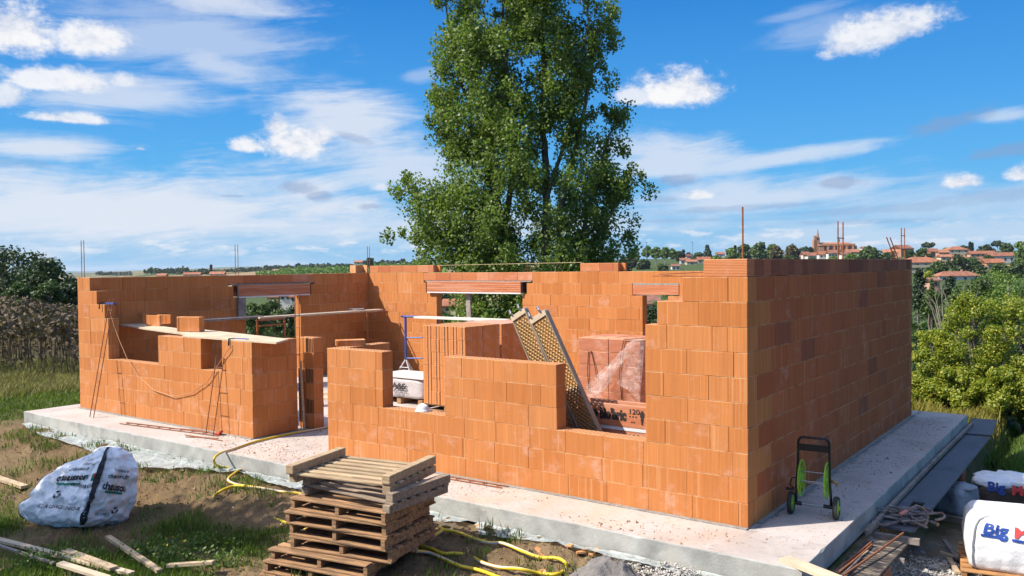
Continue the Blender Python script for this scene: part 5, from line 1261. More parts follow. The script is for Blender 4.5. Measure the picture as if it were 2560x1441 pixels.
L_yel = leaf_mat('yellowing_leaf', (.15, .20, .022), (.36, .37, .05), .45, .45, ((.50, .42, .07), .09))
L_brown = leaf_mat('russet_leaf', (.07, .06, .025), (.12, .10, .035), .25)
L_blue = leaf_mat('cedar_leaf', (.03, .06, .035), (.06, .10, .06), .2)
L_con = leaf_mat('conifer_leaf', (.018, .035, .015), (.035, .06, .022), .15)
L_sun = leaf_mat('withered_head', (.06, .045, .029), (.155, .118, .076), .1, .9)
L_suny = leaf_mat('withered_leaf', (.14, .125, .025), (.26, .22, .04), .3, .8)
L_grass = leaf_mat('grass_blade', (.06, .10, .014), (.14, .19, .03), .35, .6)
L_gdry = leaf_mat('dry_grass_blade', (.15, .135, .045), (.28, .24, .095), .3, .8)
M_bark = mat('bark', (.15, .125, .095), .95, .35, 5, .6, 20, col2=(.26, .24, .20)); M_barkp = mat('pale_bark', (.34, .31, .26), .9, .25, 5, .4, 20)
def leaves(pts, size, rng, up=.35, aspect=.62, flat=0.0, out=None):
    """one rhombic leaf per point"""
    n = len(pts); d = rng.normal(size=(n, 3)); nrm_ = d/np.linalg.norm(d, axis=1, keepdims=True)
    if out is not None: nrm_ = nrm_*.8+out*.7
    nrm_[:, 2] = nrm_[:, 2]+up; nrm_ /= np.linalg.norm(nrm_, axis=1, keepdims=True)
    a = rng.normal(size=(n, 3)); a -= nrm_*np.sum(a*nrm_, 1, keepdims=True); a /= np.linalg.norm(a, axis=1, keepdims=True); b = np.cross(nrm_, a)
    s_ = (size*rng.uniform(.6, 1.25, n))[:, None]
    q_ = np.stack([pts-a*s_*.5, pts+b*s_*.5*aspect, pts+a*s_*.5, pts-b*s_*.5*aspect], 1)
    return q_.reshape(-1, 3)
def clump_pts(cs, rads, per, rng, squash=1.0, shell=.35):
    out = []; nr = []
    for c_, r_ in zip(cs, rads):
        k = max(4, int(per*rng.uniform(.7, 1.3))); d = rng.normal(size=(k, 3)); d /= np.linalg.norm(d, axis=1, keepdims=True)
        rr = r_*(rng.uniform(0, 1, k)**shell)[:, None]; p = d*rr*np.array([1, 1, squash]); out.append(p+np.array(c_)); nr.append(d)
    return np.concatenate(out), np.concatenate(nr)
def limb(mb, pts, r0, r1, seg=7, wob=.03, rng=random):
    P = spline([Vector(p) for p in pts], 4); n = len(P); mb.tube([p+Vector((rng.uniform(-wob, wob), rng.uniform(-wob, wob), 0)) for p in P], [r0+(r1-r0)*i/(n-1) for i in range(n)], seg)

# --- the great poplar behind the house
rngp = np.random.default_rng(5); DT = 33.0
t = thing('poplar_tree', 'tall many stemmed green poplar towering behind the house', 'tree', tuple(at_d(1320, 790, DT)))
t.location.z = z1(t.location.x, t.location.y)
mb = MB()
def at_t(px, py, dd=0.0): return at_d(px, py, DT+dd)
stems = [([(1278, 880), (1274, 690), (1262, 590), (1236, 470), (1224, 330), (1262, 210), (1258, 60), (1250, -120)], 0, .26, .03), ([(1272, 690), (1262, 560), (1290, 380), (1262, 230), (1268, 40), (1260, -150)], .8, .15, .03), ([(1350, 880), (1362, 690), (1366, 560), (1364, 420), (1356, 300), (1362, 150), (1356, 0), (1350, -180)], .6, .24, .03), ([(1390, 880), (1398, 690), (1400, 520), (1440, 370), (1470, 220), (1490, 100), (1502, 55)], -.3, .15, .02),
         ([(1430, 880), (1440, 690), (1468, 540), (1500, 430), (1526, 340), (1544, 275)], .2, .14, .02), ([(1440, 720), (1500, 580), (1552, 490), (1578, 425)], -.6, .10, .015), ([(1262, 600), (1180, 530), (1090, 500), (1016, 482)], -.4, .10, .012), ([(1240, 480), (1160, 390), (1110, 300), (1082, 205)], .5, .09, .012), ([(1258, 640), (1180, 610), (1090, 600), (1040, 585)], .6, .08, .012),
         ([(1230, 360), (1150, 200), (1122, 60), (1108, -60)], -.5, .09, .012), ([(1366, 500), (1420, 330), (1450, 180), (1470, 20), (1440, -80)], -.8, .09, .012), ([(1440, 700), (1500, 650), (1552, 610)], .4, .07, .012), ([(1268, 640), (1140, 640), (1070, 655)], 1.0, .06, .012)]
cs, rd = [], []
for (pl, dd, r0, r1) in stems:
    P = [at_t(px, py, dd*(i/3)) for i, (px, py) in enumerate(pl)]; limb(mb, P, r0, r1, 8, .05)
    S_ = spline(P, 6); n = len(S_)
    for i, p in enumerate(S_):
        f = i/n
        if p.z < 0: continue
        for _ in range(2 if f > .35 else 1):
            if rngp.random() < .2+.8*f:
                off = rngp.normal(0, .24+.14*f, 3); c_ = np.array(p)+off*np.array([1, 1.5, .9]); cs.append(c_); rd.append(rngp.uniform(.30, .62)*(1-.25*f))
                q_ = Vector(c_)
                if rngp.random() < .35: mb.tube([p, p.lerp(q_, .6)+Vector((0, 0, -.1)), q_], [.022, .015, .006], 5)
prof = [(-260, 1200, 1380), (-120, 1120, 1440), (0, 1085, 1432), (70, 1075, 1450), (110, 1068, 1510), (165, 1058, 1520), (225, 1064, 1505), (290, 1058, 1490), (345, 1060, 1500), (400, 1090, 1540), (440, 1060, 1592), (480, 1010, 1600), (520, 985, 1592), (560, 1000, 1570), (600, 1045, 1545), (640, 1055, 1548), (690, 1075, 1540), (760, 1085, 1530), (820, 1100, 1520)]
ys_ = [p_[0] for p_ in prof]
for _ in range(1350):
    y = rngp.uniform(-260, 830); xl, xr = np.interp(y, ys_, [p_[1] for p_ in prof]), np.interp(y, ys_, [p_[2] for p_ in prof])
    f = rngp.uniform(0, 1); f = f if rngp.random() < .55 else (f**.5 if rngp.random() < .5 else 1-f**.5)
    xl, xr = xl+34, xr-42; x = xl+(xr-xl)*f; wm = abs(2*f-1); x += rngp.normal(0, 8)
    hole = vnoise(x*.017, y*.0052, 3.7)+.5*vnoise(x*.04, y*.013, 1.2)
    if hole < (-.17 if y < 420 else -.26): continue
    if (1490 < x and y < 260 and y > 140 and x > 1515) or (x > 1490 and 235 < y < 330 and x < 1525): continue
    dd = rngp.normal(0, 1.5)*math.sqrt(max(.08, 1-wm**2))*1.1
    p = at_t(x, y, dd); cs.append(np.array(p)); rd.append(rngp.uniform(.32, .70))
P, Nn = clump_pts(cs, rd, 120, rngp, 1.15, .5)
mb.build('trunk', M_bark, None); tr_ = bpy.context.scene.objects['trunk'] if 'trunk' in bpy.data.objects else None
def settle(t, o): o.parent = t; o.matrix_parent_inverse = Matrix.Translation(-Vector(t.location)); return o
settle(t, tr_); settle(t, quads_mesh('crown', leaves(P, .12, rngp, .12, .85), L_pop))

# --- generic trees
def tree(name, label, cat, px, ytop, ybase, wpx, d=None, leaf=None, n=1500, shape='round', group=None, trunkvis=.18, seed=0, dark=False, lsz=None, bark=None, depth=None, dens=1.0):
    """crown drawn between its top and base rows; stands on the land"""
    rg = np.random.default_rng(seed+100); d = d or ground_hit(px, ybase); base = at_d(px, ybase, d); zb = z1(base.x, base.y); base.z = min(base.z, zb) if base.z > zb else base.z
    top = at_d(px, ytop, d); H = top.z-base.z; Wm = wpx/FPX*d; vis0 = max(0.0, at_d(px, ybase, d).z-base.z); Hv = H-vis0
    t = thing(name, label, cat, tuple(base), group); mb = MB(); r_ = .04 if (shape == 'wide' and d < 25) else max(.05, min(.035*H, .3, .06*Wm))
    limb(mb, [(0, 0, -.3), (rg.normal(0, .02)*H, 0, H*.3), (rg.normal(0, .03)*H, rg.normal(0, .03)*H, H*.62), (0, 0, H*.9)], r_, r_*.2, 6, .02)
    cs, rd = [], []; tv_ = vis0+trunkvis*Hv
    K = {'round': 26, 'column': 30, 'cone': 44, 'umbrella': 22, 'bush': 30, 'wide': 90}[shape]
    for i in range(K):
        f = rg.uniform(0, 1); a = rg.uniform(0, 6.283)
        if shape == 'column': rad_ = Wm*.5*(1-f**3)*.65; z = tv_+(H-tv_)*f*.93; rr = Wm*.36*(1-.55*f); ro = rg.uniform(0, .4)*rad_
        elif shape == 'cone': rad_ = Wm*.5*(1-f)**.8; z = tv_+(H-tv_)*f*.95; rr = Wm*(.12+.2*(1-f)); ro = rg.uniform(.1, .7)*rad_
        elif shape == 'umbrella': rad_ = Wm*.46; z = vis0+Hv*(.72+.2*f); rr = Wm*.13; ro = rad_*math.sqrt(rg.uniform(0, 1))*(1-.35*f)
        else:
            lo = tv_ if shape != 'bush' else vis0; z = lo+(H-lo)*(.08+.80*f); rad_ = Wm*.5*math.sqrt(max(.12, 1-(2*abs(f-.42)/1.25)**2)); rr = Wm*(rg.uniform(.065, .125) if shape == 'wide' else rg.uniform(.12, .21)); ro = max(0, rad_-rr*.8)*math.sqrt(rg.uniform(.15, 1))
        c_ = (ro*math.cos(a), ro*math.sin(a)*(depth or 1.0), z); cs.append(c_); rd.append(min(rr, H*.3))
        if i % 3 == 0: mb.tube([(0, 0, max(.1*H, z*.6)), (c_[0]*.6, c_[1]*.6, z*.9), c_], [r_*.4, r_*.25, r_*.08], 5)
    P, Nn = clump_pts(cs, rd, n/K, rg, .9, .45); P[:, 2] = np.maximum(P[:, 2], .4*vis0+.02*Hv)
    mb.build('trunk', bark or M_bark, t)
    quads_mesh('crown', leaves(P, lsz or max(.08, 6.5*d/FPX), rg, .35, .8, out=Nn), leaf, t); return t
# dark oaks beyond the sunflowers
tree('oak_tree', 'large dark oak at the left picture edge beyond the sunflowers', 'tree', 20, 614, 800, 330, 66, L_oak, 7000, 'wide', 'dark trees beyond the sunflowers', .08, 1, lsz=.28)
tree('oak_tree', 'dark oak sloping down to the left wall corner beyond the sunflowers', 'tree', 110, 650, 800, 200, 62, L_oak, 5000, 'round', 'dark trees beyond the sunflowers', .05, 2, lsz=.26)
tree('small_tree', 'light green young tree before the dark oaks, left of its twin', 'tree', 50, 702, 790, 70, 52, L_mid, 1800, 'round', 'young trees before the oaks', .2, 3)
tree('small_tree', 'light green young tree before the dark oaks, nearer the wall corner', 'tree', 128, 700, 790, 90, 50, L_mid, 2200, 'round', 'young trees before the oaks', .2, 4)
tree('oak_tree', 'low dark tree right beside the left wall corner', 'tree', 172, 700, 800, 90, 60, L_oak, 2600, 'bush', 'dark trees beyond the sunflowers', .02, 5, lsz=.25)
tree('shrub', 'small bright shrub between sunflowers and oaks', 'shrub', 43, 748, 792, 26, 46, L_bright, 600, 'bush', None, 0, 6)
# valley trees behind the doorway and windows
vl = [(640, 752, 838, 95, 62, L_mid, 'mid green tree on the left in the side wall doorway'), (690, 748, 840, 110, 70, L_mid, 'rounded green tree in the middle of the side wall doorway'), (738, 764, 842, 90, 60, L_oak, 'dark tree at the right jamb of the side wall doorway'), (610, 756, 836, 70, 76, L_mid, 'green tree behind the left jamb of the side wall doorway'), (765, 752, 830, 110, 84, L_oak, 'dark green tree behind the pier beside the doorway')]
for i, (px, yt, yb, wp, d, lf, lab) in enumerate(vl): tree('valley_tree', lab, 'tree', px, yt, yb, wp, d, lf, 2600, 'round', 'trees in the valley behind the doorway', .03, 20+i, lsz=.22)
hills = []
vw = [(1112, 735, 762, 60, 150, L_oak, 'dark tree above the roofs at the left in the back window'), (1148, 732, 764, 56, 155, L_mid, 'green tree above the roofs in the back window'), (1205, 742, 820, 60, 44, L_oak, 'dark tree right of the prop in the back window'), (1110, 790, 826, 70, 50, L_bright, 'bright shrub low in the back window under the plank'), (1172, 776, 800, 50, 90, L_bright, 'yellow green bush before the roofs in the back window'), (1270, 720, 860, 120, 36, L_mid, 'dense leafy tree filling the right of the back window'), (1105, 782, 800, 60, 92, L_mid, 'low bush below the leftmost roof in the back window')]
for i, (px, yt, yb, wp, d, lf, lab) in enumerate(vw): tree('valley_tree', lab, 'tree', px, yt, yb, wp, d, lf, 2200, 'bush', 'trees behind the back window', .03, 40+i, lsz=max(.1, d*.0022))
tree('shrub', 'dark bush in the narrow back opening under the roofs', 'shrub', 1630, 768, 830, 60, 45, L_oak, 1500, 'bush', None, 0, 60, lsz=.12)
# big yellowing bushes at the right
bs = [(2330, 800, 1050, 170, 19.8, L_yel, 'yellow green bush right against the gable corner'), (2440, 700, 1062, 230, 19.2, L_yel, 'tall yellowing bush in the middle of the right thicket'), (2560, 690, 1075, 240, 18.6, L_yel, 'tall yellow green bush cut by the right picture edge'), (2395, 905, 1056, 180, 19.0, L_yel, 'low bush with dark gaps at the front of the right thicket'), (2510, 900, 1070, 200, 18.4, L_yel, 'dense low bush at the foot of the right thicket'), (2620, 820, 1080, 160, 18.2, L_yel, 'bush beyond the right picture edge with its leaves reaching in'),
      (2310, 930, 1042, 90, 20.2, L_yel, 'small pale bush at the slab corner beside the gable')]
for i, (px, yt, yb, wp, d, lf, lab) in enumerate(bs): tree('bush', lab, 'bush', px, yt, yb, wp, d, lf, 15000 if i < 6 else 3000, 'wide' if i < 6 else 'bush', 'yellowing bushes at the right', .0, 80+i, lsz=.056)
M_twig = mat('dead_twig', (.30, .27, .21), .9)
t = thing('bare_shrub', 'pale leafless twiggy shrub rising above the bushes at the right', 'shrub', tuple(at_d(2370, 800, 24))); mb = MB(); rg = random.Random(4)
for i in range(16):
    a = rg.uniform(-1, 1); h = rg.uniform(.5, 1.2); mb.tube([(a*.3, rg.uniform(-.2, .2), -.3), (a*.6+rg.uniform(-.1, .1), 0, h*.6), (a*.8+rg.uniform(-.2, .2), 0, h)], [.008, .006, .003], 5)
mb.build('twigs', M_twig, t)
# rounded grove beyond the bushes
gv = [(2440, 694, 800, 150, 62, L_mid, 'rounded sunlit tree beyond the yellowing bushes, left of its grove'), (2520, 682, 800, 140, 60, L_bright, 'rounded light tree at the right edge beyond the yellowing bushes'), (2400, 730, 830, 110, 55, L_mid, 'lower rounded tree of the grove beyond the bushes'), (2330, 720, 830, 80, 58, L_mid, 'small light tree at the foot of the cypress'), (2480, 676, 770, 120, 85, L_bright, 'bright green crown peeping over the grove under the long roof')]
for i, (px, yt, yb, wp, d, lf, lab) in enumerate(gv): tree('grove_tree', lab, 'tree', px, yt, yb, wp, d, lf, 3200, 'round', 'grove beyond the bushes', .05, 110+i, lsz=.17)
tree('conifer', 'tall dark conifer beside the gable under the balconied block', 'tree', 2297, 672, 760, 66, 95, L_con, 3000, 'cone', None, .02, 130, lsz=.28)
tree('cypress', 'slim pointed cypress right of the dark conifer', 'tree', 2329, 692, 752, 22, 90, L_mid, 1500, 'column', None, .0, 131, lsz=.2)
tree('conifer', 'spreading dark conifer below the long low roof', 'tree', 2376, 694, 745, 62, 92, L_con, 2600, 'cone', None, .02, 132, lsz=.26)
tree('shrub', 'yellow shrub at the balconied block', 'shrub', 2322, 678, 696, 26, 300, L_yel, 500, 'bush', None, .0, 133)

# --- village on the hill
M_tiles = [mat('roof_tile_%d' % i, c_, .9, .2, 1.2, col2=tuple(v*.7 for v in c_)) for i, c_ in enumerate([(.42, .16, .085), (.36, .15, .09), (.48, .20, .11), (.30, .14, .10)])]
M_wl = {'white': mat('white_render', (.72, .69, .64), .9, .06, 1), 'cream': mat('cream_render', (.62, .53, .38), .9, .08, 1), 'yellow': mat('yellow_render', (.70, .52, .22), .9, .06, 1), 'pink': mat('pink_render', (.56, .33, .24), .9, .1, 1), 'brick': mat('village_brick', (.47, .24, .14), .9, .2, 1.5), 'grey': mat('grey_render', (.42, .38, .33), .9, .1, 1), 'orange': mat('orange_render', (.62, .30, .14), .9, .08, 1)}
M_win = mat('window_dark', (.05, .05, .055), .3, .2, 1); M_shut = mat('blue_shutter', (.06, .22, .55), .6)
def gablehouse(label, x0, x1_, yr, ye, yb, wallc, roof=0, d=None, rz=.0, hip=False, nwin=3, floors=1, group='village houses on the hill', shut=False, depth=.7, chim=0, name='house', porch=False):
    px = (x0+x1_)/2; d = d or ground_hit(px, yb); base = at_d(px, yb, d); Wd_ = (x1_-x0)/FPX*d; He = at_d(px, ye, d).z-base.z; Hr = at_d(px, yr, d).z-base.z; Dp = max(4.0, min(12, Wd_*depth))
    c_ = base+Vector((_f0.x, _f0.y, 0))*Dp*.5
    t = thing(name, label, 'house', tuple(c_), group, YAW+rz); hw, hd = Wd_/2, Dp/2; mb = MB(); dn = -max(4.0, .3*He)
    mb.box((0, 0, (He+dn)/2), (Wd_, Dp, He-dn))
    if not hip:
        for s_ in (-1, 1): mb.add([(s_*hw, -hd, He), (s_*hw, hd, He), (s_*hw, 0, Hr-.05)], [(0, 1, 2)])
    mb.build('wall', M_wl[wallc], t)
    mb = MB(); o_ = .35; inset = (min(hw*.8, hd) if hip else -o_); th = .22
    A_ = [(-hw-o_, -hd-o_, He-.08), (hw+o_, -hd-o_, He-.08), (hw+o_, hd+o_, He-.08), (-hw-o_, hd+o_, He-.08), (-hw+inset, 0, Hr), (hw-inset, 0, Hr)]
    A_ += [(x, y, z+th) for x, y, z in A_]
    mb.add(A_, [(6, 7, 11, 10), (8, 9, 10, 11), (7, 8, 11), (9, 6, 10), (0, 1, 7, 6), (1, 2, 8, 7), (2, 3, 9, 8), (3, 0, 6, 9), (0, 4, 5, 1), (2, 5, 4, 3), (1, 5, 2), (3, 4, 0)])
    rf = mb.build('roof', M_tiles[roof], t)
    for i in range(chim): mb = MB(); mb.box((hw*(.3-.5*i), 0, Hr+.35), (.7, .5, 1.1)); mb.build('chimney', M_wl['pink'], rf)
    for f in range(floors):
        for i in range(nwin):
            x = -hw+Wd_*(i+.5)/nwin; z = He*(f+.52)/floors; mb = MB(); ww, hh = min(1.1, Wd_*.5/nwin), min(1.5, He*.42/floors); mb.box((x, -hd-.02, z), (ww, .08, hh)); w_ = mb.build('window', M_win, t)
            if shut:
                mb = MB(); [mb.box((x+s_*ww*.78, -hd-.05, z), (ww*.5, .06, hh)) for s_ in (-1, 1)]; mb.build('shutter', M_shut, w_)
    if porch:
        for f in range(floors):
            mb = MB(); mb.box((0, -hd-.7, He*f/floors+.9), (Wd_*.95, .12, 1.0)); mb.box((0, -hd-.4, He*f/floors+.3), (Wd_*.95, .8, .2)); mb.build('balcony', M_wl['cream'], t)
    return t
G = gablehouse
G('two storey block with balconies and red hipped roof just right of the gable top', 2262, 2368, 644, 657, 684, 'cream', 0, hip=True, nwin=5, floors=2, porch=True, chim=2)
G('long low house with wide hipped roof above the dark conifers', 2348, 2452, 680, 691, 703, 'white', 1, hip=True, nwin=4, depth=.4, chim=1)
G('yellow house with blue shutters and bright red roof at the right', 2466, 2512, 648, 658, 679, 'yellow', 0, nwin=2, shut=True)
G('pale lean to house left of the yellow house', 2436, 2466, 661, 668, 682, 'white', 2, nwin=1)
G('square cream villa with a roof lantern on the right skyline', 2372, 2424, 617, 625, 642, 'cream', 0, hip=True, nwin=3, floors=2, chim=1)
G('long red roofed row right of the square villa', 2426, 2490, 628, 635, 644, 'pink', 0, nwin=5, depth=.25)
G('white house with long brown roof near the right picture edge', 2474, 2537, 632, 641, 657, 'white', 1, nwin=4, depth=.35)
G('low brown roof before the white house at the right', 2452, 2500, 643, 649, 656, 'grey', 3, nwin=2, depth=.4)
G('orange walled house at the far right edge among trees', 2524, 2556, 664, 669, 684, 'orange', 2, nwin=1)
G('small pink gabled house below the long low roof', 2333, 2350, 697, 703, 720, 'pink', 3, d=180, nwin=1)
G('gable fronted brick house behind the tilted rebar ladder', 2238, 2286, 613, 622, 640, 'brick', 1, nwin=2, rz=.5)
G('broad tiled roof left below the gable fronted brick house', 2214, 2250, 624, 632, 645, 'pink', 2, nwin=1, rz=-.4)
G('reddish roof between the gable fronted house and the villa', 2318, 2352, 622, 630, 644, 'brick', 0, nwin=2, rz=.4)
G('small orange roof left of the square villa', 2348, 2374, 626, 632, 645, 'pink', 2, nwin=1)
G('low tiled house in front of the square villa', 2352, 2384, 637, 643, 652, 'cream', 2, nwin=2)
G('red roofed house under the row right of the villa', 2388, 2416, 640, 645, 655, 'pink', 0, nwin=1)
G('white house with two windows under the church, leftmost of the row', 1992, 2010, 638, 643, 654, 'white', 1, nwin=2, group='houses under the church')
G('tall white house under the church with steep roof', 2007, 2024, 630, 637, 654, 'white', 1, nwin=1, group='houses under the church')
G('broad brown roofed white house under the church tower', 2020, 2050, 632, 640, 654, 'white', 1, nwin=3, group='houses under the church')
G('bright white house with red roof in the middle under the church', 2048, 2072, 629, 637, 655, 'white', 0, nwin=2, floors=2, group='houses under the church')
G('white house behind the rebar ladder under the church', 2071, 2094, 626, 634, 655, 'white', 1, nwin=3, floors=2, group='houses under the church')
G('grey roofed low white house right of the rebar ladder', 2104, 2128, 631, 637, 646, 'white', 3, nwin=1, group='houses under the church')
G('long brown roof directly below the church nave', 2034, 2072, 623, 629, 636, 'cream', 1, nwin=2, group='houses under the church', depth=.3)
G('pinkish roofs at the right foot of the church', 2116, 2150, 624, 631, 642, 'pink', 2, nwin=3, group='houses under the church', depth=.4)
G('pale gabled house right of the church on the skyline', 2150, 2172, 617, 622, 634, 'cream', 2, nwin=2, rz=.5, group='houses under the church')
G('white house with brown roof left of the single rod', 1701, 1726, 646, 651, 662, 'white', 1, nwin=2, group='houses left of the single rod')
G('tan roofed low house in front of the white one left of the rod', 1717, 1744, 650, 655, 664, 'cream', 2, nwin=1, group='houses left of the single rod')
G('long red roofed house left of the single rod', 1744, 1782, 643, 650, 660, 'cream', 0, nwin=3, group='houses left of the single rod', chim=2, depth=.4)
G('white house with red roof half hidden by trees near the rod', 1792, 1812, 631, 636, 646, 'white', 0, nwin=1, group='houses left of the single rod')
G('grey gable behind the cypress left of the rod', 1712, 1730, 636, 642, 652, 'grey', 3, nwin=1, rz=.6, group='houses left of the single rod')
G('small pale house with dark roof under the plane trees', 1680, 1700, 661, 666, 676, 'white', 3, nwin=2, group='houses left of the single rod')
G('tall brown roof seen through the narrow back opening', 1606, 1648, 738, 762, 780, 'white', 3, d=110, nwin=2, group=None)
G('white house on the left in the side wall doorway', 700, 727, 734, 740, 752, 'white', 2, d=170, nwin=2, group='houses in the doorway view')
G('white house on the right in the side wall doorway', 726, 752, 736, 743, 756, 'white', 2, d=165, nwin=2, group='houses in the doorway view')
G('tan house roof at the left in the side wall doorway', 668, 694, 738, 744, 754, 'pink', 2, d=172, nwin=1, group='houses in the doorway view')
G('red roofed house at the left in the back window', 1084, 1118, 758, 768, 782, 'cream', 0, d=120, nwin=2, rz=.25, group='houses in the back window')
G('red roofed house in the middle of the back window, half behind another', 1110, 1150, 752, 762, 776, 'cream', 0, d=132, nwin=2, rz=-.25, group='houses in the back window')
G('long red roofed house left of the prop in the back window', 1142, 1186, 760, 770, 786, 'cream', 0, d=118, nwin=3, rz=.2, group='houses in the back window')
G('small pink house higher up in the back window', 1158, 1184, 735, 741, 748, 'pink', 0, d=190, nwin=2, group='houses in the back window')
G('far tan roof just above the left wall', 392, 414, 685, 690, 696, 'cream', 2, d=520, nwin=1, group='far houses above the left wall')
G('far house with a red roof above the left wall', 458, 500, 682, 687, 694, 'white', 0, d=560, nwin=3, group='far houses above the left wall', depth=.3)
G('far white villa above the left wall beside the red roof', 524, 560, 680, 686, 694, 'white', 2, d=560, nwin=3, group='far houses above the left wall', depth=.4)
G('far pale house on the ridge left of the back corner', 885, 906, 652, 656, 662, 'cream', 2, d=800, nwin=1, group='far houses above the left wall')
# church
dch = 760; cb = at_d(2092, 634, dch); t = thing('church', 'brick church with a pointed octagonal spire on the village hill', 'church', tuple(cb), None, YAW-.12); k = dch/FPX
mb = MB(); mb.box((2*k, 6, 7*k), (86*k, 11, 34*k)); mb.build('nave', M_wl['brick'], t)
mb = MB(); hw = 44*k; mb.add([(-hw, 0, 20*k), (hw, 0, 20*k), (hw, 12.5, 20*k), (-hw, 12.5, 20*k), (-hw, 6, 28*k), (hw*.72, 6, 28*k)], [(0, 1, 5, 4), (2, 3, 4, 5), (1, 2, 5), (3, 0, 4), (0, 3, 2, 1)]); mb.build('roof', M_tiles[2], t)
for i in range(5):
    x = (-28+i*15)*k; mb = MB(); mb.box((x, .35, 13*k), (4.5*k, .3, 9*k)); mb.lathe([(0, -.15), (2.25*k, -.15), (2.25*k, .15), (0, .15)], (x, .35, 17.5*k), 12, Matrix.Rotation(rad(90), 3, 'X')); mb.build('window', M_win, t)
    mb = MB(); mb.box((x+7.5*k, -.2, 9*k), (2.2*k, 1.6, 20*k)); mb.build('buttress', M_wl['brick'], t)
mb = MB(); mb.box((-48*k, 5, 12*k), (13*k, 6, 44*k)); mb.box((-50*k, 4, 20*k), (6*k, 4, 50*k)); mb.build('tower', M_wl['brick'], t)
mb = MB(); mb.lathe([(5.2*k, 26*k), (5.0*k, 40*k), (3.2*k, 44*k), (.4*k, 62*k), (0, 63*k)], (-43*k, 5, 0), 8); mb.build('spire', M_wl['brick'], t)
mb = MB(); mb.box((10*k, 3, 4*k), (60*k, 14, 10*k)); mb.build('side_aisle', M_tiles[1], t)
mb = MB(); mb.lathe([(1.5*k, 27*k), (1.2*k, 31*k), (2.4*k, 33*k), (1.0*k, 38*k), (0, 38*k)], (10*k, 6, 0), 8); mb.build('bell_turret', mat('verdigris', (.10, .26, .24), .7), t)
mb = MB(); mb.box((45*k, 6, 6*k), (10*k, 8, 26*k)); mb.build('apse', M_wl['brick'], t)
